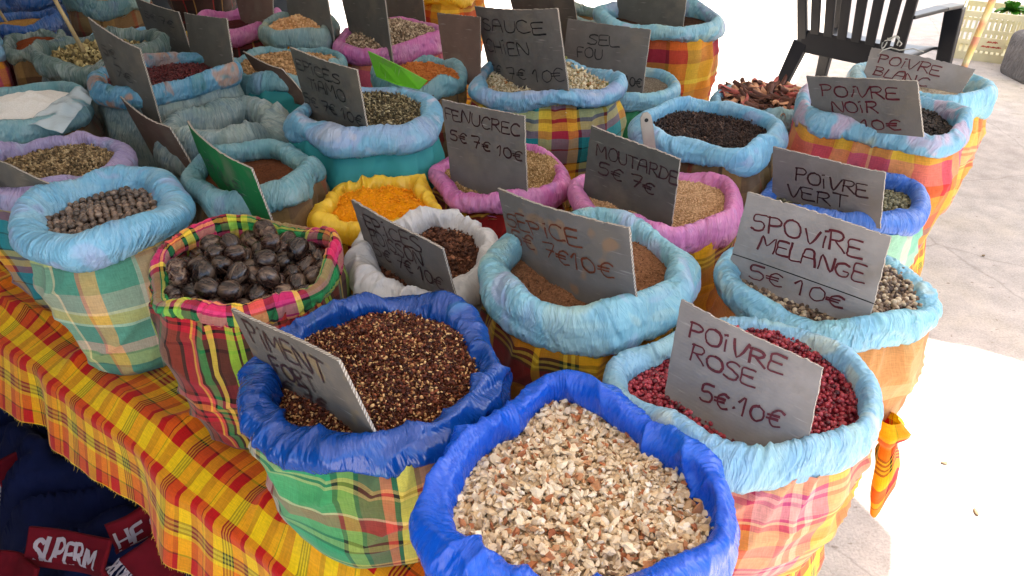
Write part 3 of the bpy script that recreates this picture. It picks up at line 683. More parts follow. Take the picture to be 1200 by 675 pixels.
def heap(key, name, label, cat, mat, base_mat, size=None, spacing=None, shapes=None, flat=2., layers=1, jit=.35, svar=.2, lump=0., sink_g=.35, flat_shade=False):
    x, y, z, rx, ry = SK[key]; zb = SK[key][2]
    nr, nt = 40, 120; q = np.linspace(0, 1, nr) ** .8; t = np.linspace(0, 2 * np.pi, nt, endpoint=False); Q, Tt = np.meshgrid(q, t, indexing='ij')
    Rr = np.interp(Tt, np.append(TH, 2 * np.pi), np.append(OUT[key], OUT[key][0]))
    X = Q * Rr * np.cos(Tt); Y = Q * Rr * np.sin(Tt); Z, _ = surf_z(key, X, Y)
    if lump:
        Z = Z + lump * (ridge(pnoise(X * 2 + .5, Y * 2 + .5, 17, 17, 3)) ** 2 + .6 * pnoise(X * 2 + .5, Y * 2 + .5, 45, 45, 4) - .6) * np.clip(1.1 - Q, 0, 1)
    root = np_mesh(name, np.stack([X, Y, Z - zb], -1).reshape(-1, 3), grid_faces(nr, nt, False, True), base_mat, None, loc=(x, y, zb))
    tag(root, label, cat, None, 'stuff')
    if size:
        rs = np.random.RandomState(int(abs(x * 977) + y * 131) + 3)
        Rm_ = float(OUT[key].max()); VV = []; FF = []; n0 = 0
        for L in range(layers):
            n = int(2 * Rm_ / spacing) + 1
            gi, gj = np.meshgrid(np.arange(n), np.arange(int(n * 1.16) + 1), indexing='ij')
            gx = (gi + .5 * (gj % 2)) * spacing - Rm_; gy = gj * spacing * .866 - Rm_
            gx = (gx + rs.randn(*gx.shape) * jit * spacing).ravel(); gy = (gy + rs.randn(*gy.shape) * jit * spacing).ravel()
            zz, qq = surf_z(key, gx, gy); ok = qq < .97
            gx, gy, zz = gx[ok], gy[ok], zz[ok]
            if lump: zz = zz + lump * (ridge(pnoise(gx * 2 + .5, gy * 2 + .5, 17, 17, 3)) ** 2 + .6 * pnoise(gx * 2 + .5, gy * 2 + .5, 45, 45, 4) - .6)
            zz = zz - zb + size * (sink_g + L * .75) + rs.randn(len(gx)) * size * .25
            pick = rs.randint(0, len(shapes), len(gx))
            for k, (sv, sf) in enumerate(shapes):
                idx = np.where(pick == k)[0]; m = len(idx)
                if not m: continue
                if L: idx = idx[rs.rand(m) < .45]; m = len(idx)
                s_ = size * np.clip(1 + rs.randn(m) * svar, .45, 1.8)
                W = np.einsum('nij,vj->nvi', rots(m, rs, flat), sv) * s_[:, None, None] + np.stack([gx[idx], gy[idx], zz[idx]], -1)[:, None, :]
                VV.append(W.reshape(-1, 3)); FF.append((sf[None] + (np.arange(m) * len(sv))[:, None, None] + n0).reshape(-1, 3)); n0 += m * len(sv)
        gr = np_mesh('grains', np.concatenate(VV), np.concatenate(FF), mat, root, smooth=not flat_shade)
        gr['kind'] = 'stuff'
    return root

SPH = [ico(2, .05, k) for k in range(3)]
SPHL = [ico(1, .0, k) for k in range(1)]
SEED = [ico(1, .06, k, (1, .6, .6)) for k in range(3)]
LONG = [ico(1, .1, k, (1.5, .4, .4)) for k in range(3)]
FLAKE = [ico(1, .3, k, (1, .75, .22)) for k in range(5)]
def chip(seed):
    rs = np.random.RandomState(seed); V, F = ico(1, .34, seed, (1.0 + .35 * rs.rand(), .75 + .3 * rs.rand(), .28 + .22 * rs.rand()))
    V = V.copy(); V[:, 2] += .2 * rs.rand() * (V[:, 0] ** 2) - .15
    cut = .75 * rs.rand() + .3; V[:, 1] = np.minimum(V[:, 1], cut); V[:, 0] = np.maximum(V[:, 0], -.6 - .5 * rs.rand())
    return V, F
CHIP = [chip(k) for k in range(10)]
def clove():
    bm = bmesh.new(); add_tube(bm, [(-1.6, 0, 0), (-.8, 0, 0), (.7, 0, 0), (1., 0, 0), (1.3, 0, 0)], [.16, .22, .3, .55, .3], 6)
    bmesh.ops.triangulate(bm, faces=bm.faces[:]); bm.verts.index_update()
    V = np.array([v.co[:] for v in bm.verts]); F = np.array([[v.index for v in f.verts] for f in bm.faces]); bm.free(); return V, F
CLOVE = [clove()]

heap('peels', 'citrus_peel_chips', 'cream and orange chips of dried citrus peel in the royal blue sack', 'dried peel',
     grains('peel_chips', [(0, 'ac8a64'), (.2, 'dac29c'), (.45, 'ead8b8'), (.62, 'ccae84'), (.78, 'f2e6d0'), (.86, 'c6a67a'), (.91, 'a8633a'), (.96, 'c48a5c'), (1, '94522f')], .7, .5, 500, mottled=.12),
     powder('peel_dust', '6c5843', 'a08a6c', 'c8b494'), .0047, .0058, CHIP, .6, 3, .4, .3, flat_shade=True)
heap('rose', 'pink_peppercorns', 'glossy dark red peppercorns filling the pale blue rimmed sack', 'peppercorns',
     grains('pink_pepper', [(0, '4a141a'), (.4, '7a1e28'), (.75, '962c34'), (1, 'b8505a')], .3, .2, 700), powder('pink_pepper_dust', '3a0c14', '5c1a22'), .0036, .0066, SPH, 2, 2, .25, .14)
heap('piment', 'chilli_flakes', 'dark chilli flakes and pale seeds in the deep blue rimmed sack', 'chilli flakes',
     grains('chilli', [(0, '3c1a10'), (.25, '562615'), (.5, '6e331c'), (.68, '88492a'), (.8, 'b08050'), (.88, 'd8b078'), (1, 'ecd09c')], .5, .2, 700, interp='CONSTANT'),
     powder('chilli_dust', '200e09', '4a2314', '8a5a34'), .0024, .0041, FLAKE + SEED, .7, 3, .4, .3)
heap('melange', 'mixed_peppercorns', 'mixed grey brown peppercorns in the orange sack', 'peppercorns',
     grains('mixed_pepper', [(0, '3a2c26'), (.35, '6a5646'), (.6, '8c7860'), (.8, 'b8a68a'), (1, 'cfc0a4')], .6, .4, 700), powder('pepper_dust', '2c221c', '5a4a3c'), .0037, .0068, SPH, 2, 2, .25, .18)
heap('sepice', 'ground_spice', 'fine brown spice mix in the icy blue rimmed sack', 'spice powder',
     grains('brown_crumbs', [(0, '6a4630'), (.5, '946848'), (1, 'a87c58')], .9), powder('brown_powder', '6e4a34', '95694a', 'ab8060'), .0022, .0062, FLAKE, 2, 1, .4, .3, lump=.003)
heap('yellow', 'turmeric_powder', 'bright orange yellow turmeric powder in the yellow plastic liner', 'turmeric',
     grains('turmeric_lumps', [(0, 'e08a08'), (1, 'f09e10')], .95), powder('turmeric', 'd07c06', 'ec9808', 'f4a812', 300), .0020, .008, SPHL, 2, 1, .45, .5, lump=.009)
heap('green', 'ground_cinnamon', 'red brown powder beside the green sign', 'spice powder', None, powder('redbrown_powder', '4a2a1c', '6c4028', '86543a'))
heap('tiamo', 'dried_herb_mix', 'brown and green dried herb mix in the teal sack', 'dried herbs',
     grains('herbs', [(0, '3a3426'), (.35, '5e5640'), (.6, '7a6a4a'), (.85, 'a0946c'), (1, 'c8bc98')], .7), powder('herb_dust', '2e281c', '5a503a'), .0038, .006, FLAKE + LONG, .8, 2, .4, .3)
heap('sauce', 'pale_spice_flakes', 'cream dried onion and herb flakes in the teal madras sack', 'spice flakes',
     grains('pale_flakes', [(0, 'b0986c'), (.3, 'd8caa8'), (.7, 'e8e0c8'), (.88, 'e0d4b0'), (.92, '6c7a3c'), (1, 'b87a4c')], .7), powder('flake_dust', '8a7a58', 'bcae8c'), .0048, .0078, FLAKE, .7, 2, .4, .3)
heap('cloves', 'whole_cloves', 'dark brown whole cloves in the light blue rimmed sack', 'cloves',
     grains('clove_brown', [(0, '1c1210'), (.6, '33221b'), (.9, '4c362a'), (1, '6a5040')], .6), powder('clove_dust', '120b09', '2a1c16'), .0048, .0064, CLOVE, .9, 2, .4, .15)
heap('noir', 'black_peppercorns', 'black peppercorns beside the patched blue rim', 'peppercorns',
     grains('black_pepper', [(0, '14100e'), (.7, '2c2420'), (1, '463a32')], .55, .5, 700), powder('blackpep_dust', '0c0a09', '221c18'), .0036, .0068, SPH, 2, 1, .25, .15)
heap('redseed', 'dark_red_seeds', 'dark red seeds in the clear plastic sack', 'seeds',
     grains('red_seed', [(0, '3a1216'), (.6, '5c1c20'), (1, '74302e')], .5), powder('redseed_dust', '240a0c', '4a181a'), .0042, .0068, SEED, .9, 2, .3, .15)
heap('pink', 'tan_seeds', 'mound of tan and brown seeds in the pink rimmed sack', 'seeds',
     grains('tan_seed', [(0, '4a3a2c'), (.3, '8a745a'), (.7, 'b8a184'), (1, 'd4c2a4')], .6), powder('tanseed_dust', '3c3024', '7a664e'), .0048, .0080, SEED, .9, 2, .3, .18)
heap('salt', 'white_salt', 'white salt heap in the teal rimmed sack', 'salt', None, powder('salt_white', 'dedcd4', 'eceae4', 'f4f2ee', 300, .6))
heap('poisson', 'spice_crumbs', 'dark brown spice crumbs in the white plastic sack', 'spice crumbs',
     grains('dark_crumbs', [(0, '3a2218'), (.6, '5e3826'), (.9, '7a4c34'), (1, 'a07050')], .85), powder('dark_crumb_dust', '33201a', '5a3826'), .0034, .0056, SPHL + FLAKE, 2, 2, .45, .5, lump=.004)
heap('fenu', 'fenugreek_seeds', 'golden tan fenugreek seeds in the pink rimmed sack', 'seeds',
     grains('fenugreek', [(0, '8a6c40'), (.5, 'b09060'), (1, 'c8aa7c')], .6), powder('fenu_dust', '6a5030', '9a7c50'), .0030, .0050, SEED, 1, 1, .3, .15)
heap('vert', 'green_peppercorns', 'grey green peppercorns in the bright blue rimmed sack', 'peppercorns',
     grains('green_pepper', [(0, '3c3a26'), (.5, '66634a'), (1, '8e8a6a')], .6, .4, 700), powder('greenpep_dust', '2a2818', '545038'), .0038, .0070, SPH, 2, 1, .25, .15)
heap('mout', 'mustard_seeds', 'tan mustard seeds in the rose pink rimmed sack', 'seeds',
     grains('mustard', [(0, 'a07c54'), (.5, 'c09a70'), (1, 'd8b48a')], .5), powder('mustard_dust', '8a6844', 'b08c62'), .0019, .0036, SPHL, 2, 1, .3, .12)
heap('sel', 'seasoned_salt', 'dark flecked seasoned salt behind the pale flakes', 'salt', None, powder('seasoned_salt', '4a4238', '8a8070', 'b0a898'))
heap('backr', 'dark_spice', 'dark spice in the maroon and yellow checked sack', 'spice powder', None, powder('dark_spice', '2a1c14', '4a3224'))
heap('olive', 'dried_blossoms', 'pale dried blossoms in the olive plastic sack', 'dried flowers',
     grains('blossoms', [(0, '5a4c30'), (.4, '8a7a4c'), (.8, 'b8a670'), (1, 'd4c490')], .8), powder('blossom_dust', '3c3220', '6a5c3c'), .0085, .014, FLAKE, 1.2, 2, .45, .35)
heap('tan', 'coarse_tan_powder', 'coarse tan powder in the teal rimmed sack', 'spice powder',
     grains('tan_crumbs', [(0, '8a6844'), (.5, 'b08c60'), (1, 'c8a478')], .9), powder('tan_powder', '7c5c3c', 'a88458', 'c09c70'), .0034, .0075, SPHL, 2, 1, .45, .4, lump=.006)
heap('tan2', 'pale_orange_grains', 'pale orange grains in the sage rimmed sack', 'spice grains',
     grains('orange_grain', [(0, 'b08050'), (.5, 'd0a070'), (1, 'e0b888')], .8), powder('orange_grain_dust', '94683e', 'c49460'), .0042, .008, SPHL, 2, 1, .4, .3)
heap('orange', 'orange_spice_powder', 'orange brown powder behind the lime card', 'spice powder',
     grains('orange_lumps', [(0, 'a85c28'), (1, 'c07838')], .95), powder('orange_powder', '8e4c20', 'b86c34', 'cc8448'), .003, .008, SPHL, 2, 1, .45, .4, lump=.006)
heap('blanc', 'white_peppercorns', 'white peppercorns under the blank backed sign', 'peppercorns', None, powder('whitepep', '8a7c68', 'b8aa94', 'd0c4b0', 200))
heap('blueL', 'ochre_powder', 'ochre powder in the shop blue plastic sack', 'spice powder', None, powder('ochre', '8a6430', 'b08444', 'c09858'))
heap('farL', 'dark_tea', 'dark dried leaves in the blue and lilac rimmed sack', 'dried leaves', None, powder('dark_tea', '2a1c14', '4a3424'))
heap('rust', 'rust_powder', 'rust red powder in the olive rimmed sack', 'spice powder', None, powder('rust_powder', '5c2814', '80401f'))
heap('tealtop', 'orange_root_powder', 'orange tan powder in the dull teal rimmed sack', 'spice powder', None, powder('root_powder', '8a6038', 'b8864c'))
heap('pinkL', 'dark_red_spice', 'dark red spice in the pink rimmed sack', 'spice powder', None, powder('darkred_spice', '2c1414', '501f20'))
heap('yelbk', 'yellow_spice', 'yellow spice at the far back', 'spice powder', None, powder('yellow_spice', 'b09028', 'd0b040'))
heap('tealmid', 'brown_spice', 'brown spice in the sage rimmed sack', 'spice powder', None, powder('brown_spice', '5c442c', '80623e'))
heap('lilac', 'coriander_seeds', 'ridged brown coriander seeds in the lilac plastic sack', 'seeds',
     grains('coriander', [(0, '4a3c26'), (.4, '766244'), (.8, '9c8660'), (1, 'c0ac84')], .7), powder('coriander_dust', '32281a', '5e4e36'), .0042, .0062, SEED, 1, 2, .35, .15)

# cinnamon bark strips, one by one
x, y, z, rx, ry = SK['bark']
M['bark_a'] = plain('bark_tan', 'c08e6c', .8, .3, 60, .5, 200); M['bark_b'] = plain('bark_dark', '5a382c', .75, .3, 60, .5, 200); M['bark_c'] = plain('bark_pink', 'b06058', .8, .3, 60, .4, 200)
heap('bark', 'bark_crumbs', 'dark bark crumbs under the cinnamon strips', 'bark', grains('bark_crumb', [(0, '1c100c'), (.6, '3a241a'), (1, '7a5038')], .8), powder('bark_dust', '160d09', '3a2418'), .009, .013, LONG, .9, 2, .4, .4)
def bark_mesh(seed, mat):
    rs = np.random.RandomState(seed); L = .018 + .028 * rs.rand(); nu, nv = 8, 9
    u = np.linspace(-1, 1, nu); v = np.linspace(0, 1, nv); U, Vv = np.meshgrid(u, v, indexing='ij')
    r = .005 + .003 * rs.rand(); an = (2.2 + 3 * rs.rand()) * (Vv - .5)
    P = np.stack([U * L + .004 * np.sin(5 * Vv + seed), np.sin(an) * r * (1 + .2 * U), (np.cos(an) - .8) * r + .006 * U * U], -1).reshape(-1, 3)
    Q = P * np.array([1, .82, .82]) - (0, 0, .0016)
    F = grid_faces(nu, nv); F2 = F[:, ::-1] + len(P)
    e = []
    for i in range(nu - 1): e.append((i * nv, (i + 1) * nv, (i + 1) * nv + len(P), i * nv + len(P))); e.append(((i + 1) * nv - 1, (i + 1) * nv - 1 + len(P), (i + 2) * nv - 1 + len(P), (i + 2) * nv - 1))
    for j in range(nv - 1): e.append((j, j + len(P), j + 1 + len(P), j + 1)); b0 = (nu - 1) * nv; e.append((b0 + j, b0 + j + 1, b0 + j + 1 + len(P), b0 + j + len(P)))
    o = np_mesh('bark_strip', np.concatenate([P, Q]), np.concatenate([F, F2, e]), mat); return o
rs = np.random.RandomState(5); protos = []
for k in range(90):
    mt = M[['bark_a', 'bark_b', 'bark_a', 'bark_b', 'bark_c'][k % 5]]
    if k < 10: o = bark_mesh(k, mt); protos.append(o)
    else: o = protos[k % 10].copy(); COL.objects.link(o)
    rr = math.sqrt(rs.rand()) * .135; aa = rs.rand() * 6.28
    zz, q = surf_z('bark', np.array([rr * math.cos(aa)]), np.array([rr * math.sin(aa)]))
    o.location = (x + rr * math.cos(aa), y + rr * math.sin(aa), float(zz[0]) + .012 + .022 * rs.rand()); o.rotation_euler = (rs.randn() * .5, rs.randn() * .25, rs.rand() * 6.28)
    tone = ['tan', 'dark brown', 'tan', 'dark brown', 'reddish'][k % 5]
    tag(o, '%s curled strip of cinnamon bark heaped on the pale blue sack' % tone, 'bark', '%s bark strips on the heap' % tone)

b = NT('clear_bag_film'); o_ = b.coord('Object'); b.set(Base_Color=(.62, .74, .80, 1), Roughness=.25, Specular_IOR_Level=.6, Alpha=.72, Normal=b.bump(b.noise(o_, 30, 4), .8, .006)); M['clear'] = b.m
x, y, z, rx, ry = SK['salt']; n = 40; u = np.linspace(0, 1, n); U, Vv = np.meshgrid(u, u, indexing='ij')
fx = .075 + .085 * U + .04 * Vv * U; fy = .12 - .26 * Vv - .03 * U; fz = .016 + .018 * np.sin(3.0 * U) + .010 * (ridge(pnoise(U * .5, Vv * .5, 5, 9, 4)) - .5) - .04 * np.clip(Vv - .75, 0, 1) + .012 * (pnoise(U * .5, Vv * .5, 9, 11, 6) - .5)
np_mesh('liner_flap', np.stack([fx, fy, z - ZBOT['salt'] + fz], -1).reshape(-1, 3), grid_faces(n, n), M['clear'], ROOT['salt'])
# nutmegs, one by one
def nut_mat(name, c0, c1, c2):
    b = NT(name); o = b.coord('Object'); oi = b.add('ShaderNodeObjectInfo')
    mp = b.add('ShaderNodeMapping'); b.l.new(o, mp.inputs[0]); mp.inputs['Scale'].default_value = (22, 110, 110)
    cb = b.add('ShaderNodeCombineXYZ'); b.l.new(b.math('MULTIPLY', oi.outputs['Random'], 40), cb.inputs[0]); b.l.new(cb.outputs[0], mp.inputs['Location'])
    n = b.noise(mp.outputs[0], 1, 4, .6, .8)
    col = b.ramp(n, [(.34, c0), (.52, c1), (.66, c2)])
    dk = b.ramp(oi.outputs['Random'], [(0, (.45,) * 3), (.5, (.85,) * 3), (1, (1.6,) * 3)])
    col = b.mix(1., col, dk, 'MULTIPLY')
    b.set(Base_Color=col, Roughness=b.ramp(n, [(.3, (.2,) * 3), (.7, (.36,) * 3)]), Specular_IOR_Level=.55, Normal=b.bump(n, .06, .001)); return b.m
M['nutmeg'] = nut_mat('nutmeg_shell', '1a0f0b', '38261f', '75604e')
def nut_mesh(seed):
    V, F = ico(3, .018, seed); V = V * (1.13 + .08 * math.sin(seed), 1, 1); V[:, 0] *= 1 + .06 * (V[:, 0] > 0); 
    return np_mesh('nutmeg', V * .0178, F, M['nutmeg'])
x, y, z, rx, ry = SK['nutmeg']; rs = np.random.RandomState(21); protos = []; pts = []
def put_nut(px, py, pz):
    k = len(pts)
    if k < 6: o = nut_mesh(k + 30); protos.append(o)
    else: o = protos[k % 6].copy(); COL.objects.link(o)
    s = .88 + .24 * rs.rand(); o.scale = (s, s, s); o.location = (px, py, pz); o.rotation_euler = (rs.rand() * 6.3, rs.randn() * .5, rs.rand() * 6.3)
    tag(o, 'dark brown streaked whole nutmeg lying in the plaid edged sack', 'nutmeg', 'whole nutmegs in the striped sack'); pts.append((px, py, pz))
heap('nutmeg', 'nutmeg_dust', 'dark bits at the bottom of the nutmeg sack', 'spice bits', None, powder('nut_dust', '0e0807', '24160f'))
sp = .0362; NP = []
for L in range(2):
    n = 12
    for i in range(n):
        for j in range(n):
            gx = (i - n / 2 + .5 * (j % 2) + .35 * L) * sp + rs.randn() * .003; gy = (j - n / 2 + .4 * L) * sp * .88 + rs.randn() * .003
            zz, q = surf_z('nutmeg', np.array([gx]), np.array([gy]))
            if q[0] > .90 - .12 * L: continue
            if L == 1 and rs.rand() < .35: continue
            NP.append((gx, gy, float(zz[0]) + .010 + L * .024))
NP = np.array(NP)
for it in range(60):
    d = NP[:, None] - NP[None]; l = np.linalg.norm(d, axis=2) + np.eye(len(NP)); ov = np.clip(.0355 - l, 0, None) * (1 - np.eye(len(NP)))
    NP = NP + .3 * (d / l[..., None] * ov[..., None]).sum(1)
    zz, q = surf_z('nutmeg', NP[:, 0], NP[:, 1]); NP[:, 2] = np.maximum(NP[:, 2] - .0006, zz + .008); f = np.where(q > .86, .86 / q, 1); NP[:, 0] *= f; NP[:, 1] *= f
for p_ in NP: put_nut(x + p_[0], y + p_[1], p_[2])
# round berries, one by one
M['berry'] = nut_mat('dried_berry', '3a2c24', '6a584a', '8f7c6a')
x, y, z, rx, ry = SK['allspice']; protos = []; k = 0
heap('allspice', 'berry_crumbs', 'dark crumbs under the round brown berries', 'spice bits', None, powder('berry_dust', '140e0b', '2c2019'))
sp = .0142
for i in range(-9, 10):
    for j in range(-10, 11):
        gx = (i + .5 * (j % 2)) * sp + rs.randn() * .0012; gy = j * sp * .88 + rs.randn() * .0012
        zz, q = surf_z('allspice', np.array([gx]), np.array([gy]))
        if q[0] > .92: continue
        if k < 4:
            V, F = ico(2, .04, k + 60); o = np_mesh('dried_berry', V * .0072, F, M['berry']); protos.append(o)
        else: o = protos[k % 4].copy(); COL.objects.link(o)
        k += 1; s = .9 + .25 * rs.rand(); o.scale = (s, s, s); o.rotation_euler = (rs.rand() * 6, rs.rand() * 6, 0)
        o.location = (x + gx, y + gy, float(zz[0]) + .005 + abs(rs.randn()) * .003)
        tag(o, 'round dull brown dried berry in the light blue rimmed sack', 'berry', 'dried berries in the pale green sack')

# ------------------------------------------------------------------ signs
GL = {  # stroke capitals: (advance, [polylines]); y up, cap height 1
'A': (.72, [[(0, 0), (.08, .6), (.2, .95), (.5, 1), (.58, .6), (.62, 0)], [(.05, .45), (.6, .48)]]), 'B': (.66, [[(.05, 0), (.05, 1)], [(.0, 1), (.4, .97), (.5, .78), (.38, .56), (.08, .52)], [(.1, .52), (.48, .45), (.56, .22), (.42, .02), (0, 0)]]),
'C': (.66, [[(.56, .86), (.4, 1), (.18, .9), (.03, .55), (.08, .18), (.28, 0), (.58, .12)]]), 'D': (.7, [[(.05, 0), (.08, 1)], [(0, .98), (.4, .9), (.6, .5), (.42, .08), (0, 0)]]),
'E': (.6, [[(.5, 1), (.05, .97), (.03, .5), (.05, 0), (.55, .03)], [(.05, .52), (.42, .54)]]), 'F': (.58, [[(.55, 1), (.05, .98), (.05, 0)], [(.05, .52), (.42, .55)]]),
'G': (.7, [[(.58, .86), (.36, 1), (.1, .8), (.03, .4), (.2, .02), (.5, .08), (.58, .4), (.36, .42)]]), 'H': (.7, [[(.05, 0), (.05, 1)], [(.58, 0), (.56, 1)], [(.05, .5), (.57, .54)]]),
'I': (.28, [[(.1, 0), (.11, .68)], [(.05, .95), (.17, 1)]]), 'L': (.56, [[(.06, 1), (.04, .02), (.5, .03)]]), 'M': (.86, [[(.03, 0), (.1, 1), (.38, .4), (.68, 1), (.76, 0)]]),
'N': (.72, [[(.04, 0), (.06, 1), (.56, .04), (.6, 1)]]), 'O': (.74, [[(.32, 1), (.1, .86), (.02, .48), (.14, .1), (.36, 0), (.58, .14), (.64, .52), (.54, .88), (.32, 1)]]),
'P': (.64, [[(.08, 0), (.06, 1)], [(0, .96), (.36, 1), (.54, .8), (.42, .55), (.08, .48)]]), 'R': (.68, [[(.06, 0), (.06, 1)], [(0, .97), (.4, 1), (.52, .78), (.38, .54), (.06, .5)], [(.24, .5), (.6, 0)]]),
'S': (.6, [[(.5, .9), (.32, 1), (.1, .9), (.06, .68), (.3, .52), (.5, .34), (.42, .06), (.18, 0), (0, .12)]]), 'T': (.64, [[(0, 1), (.6, .98)], [(.3, 1), (.29, 0)]]), 'U': (.7, [[(.05, 1), (.06, .3), (.2, .02), (.44, .04), (.58, .3), (.58, 1)], ]),
'V': (.66, [[(.02, 1), (.28, 0), (.58, 1)]]), '5': (.62, [[(.52, 1), (.1, .96), (.07, .56), (.34, .6), (.5, .4), (.42, .08), (.16, 0), (0, .1)]]), '7': (.6, [[(0, .95), (.52, 1), (.2, 0)], [(.14, .5), (.48, .54)]]),
'1': (.42, [[(.0, .68), (.22, 1), (.18, 0)]]), '0': (.62, [[(.3, .95), (.08, .78), (.05, .3), (.26, 0), (.5, .22), (.5, .72), (.3, .95)]]),
'€': (.66, [[(.56, .82), (.38, .95), (.16, .74), (.12, .3), (.3, .04), (.54, .12)], [(0, .58), (.42, .62)], [(0, .4), (.4, .43)]]),
'.': (.3, [[(.1, .2), (.15, .24)]]), ' ': (.34, []), '~': (.9, [[(0, .1), (.12, .8), (.22, .2), (.36, .9), (.44, .15), (.6, .7), (.8, .3)], [(.1, .5), (.7, .6)]])}
def smooth_poly(pts, n=4):
    p = np.array(pts, float)
    if len(p) < 3: return np.array([p[0] + (p[-1] - p[0]) * t for t in np.linspace(0, 1, 4)])
    out = []
    for i in range(len(p) - 1):
        p0 = p[max(i - 1, 0)]; p1 = p[i]; p2 = p[i + 1]; p3 = p[min(i + 2, len(p) - 1)]
        # keep hard corners hard
        for t in np.linspace(0, 1, n, endpoint=False):
            out.append(.5 * ((2 * p1) + (p2 - p0) * t * .8 + (2 * p0 - 5 * p1 + 4 * p2 - p3) * t * t * .8 + (3 * p1 - p0 - 3 * p2 + p3) * t ** 3 * .8) if False else p1 + (p2 - p1) * t + .5 * t * (1 - t) * ((1 - t) * (p2 - p0 - 2 * (p2 - p1)) * .9 - t * (p3 - p1 - 2 * (p2 - p1)) * .9))
    out.append(p[-1]); return np.array(out)
def text_ribbons(text, x0, y0, x1, y1, h, wd, z, rs, V, F):
    h = h * .8
    tot = sum(GL[c][0] for c in text); L = math.hypot(x1 - x0, y1 - y0); sx = L / (tot - .06); ax = np.array([(x1 - x0) / L, (y1 - y0) / L]); ay = np.array([-ax[1], ax[0]])
    cur = 0
    for c in text:
        adv, st = GL[c]; sl = rs.randn() * .05; hh = h * (1 + rs.randn() * .06); dy = rs.randn() * .04 * h
        for pl in st:
            p = smooth_poly(pl); p = p + rs.randn(*p.shape) * .008
            q = np.array([x0, y0]) + ((cur + p[:, 0] + sl * p[:, 1]) * sx)[:, None] * ax + (p[:, 1] * hh + dy)[:, None] * ay
            d = np.gradient(q, axis=0); d /= np.maximum(np.linalg.norm(d, axis=1), 1e-6)[:, None]; nrm = np.stack([-d[:, 1], d[:, 0]], -1)
            ww = wd * (.85 + .25 * np.sin(np.linspace(rs.rand() * 6, rs.rand() * 6 + 3, len(q))) + .12 * rs.rand(len(q)))[:, None] / 2
            q0 = q[0] - d[0] * wd * .3; q1 = q[-1] + d[-1] * wd * .3; q = np.vstack([q0, q[1:-1], q1]) if len(q) > 2 else np.vstack([q0, q1])
            z += .00004; b0 = len(V)
            for a_, n_, w_ in zip(q, nrm, ww): V.append((*(a_ + n_ * w_), z)); V.append((*(a_ - n_ * w_), z))
            for i in range(len(q) - 1): F.append((b0 + 2 * i, b0 + 2 * i + 1, b0 + 2 * i + 3, b0 + 2 * i + 2))
        cur += adv
    return z
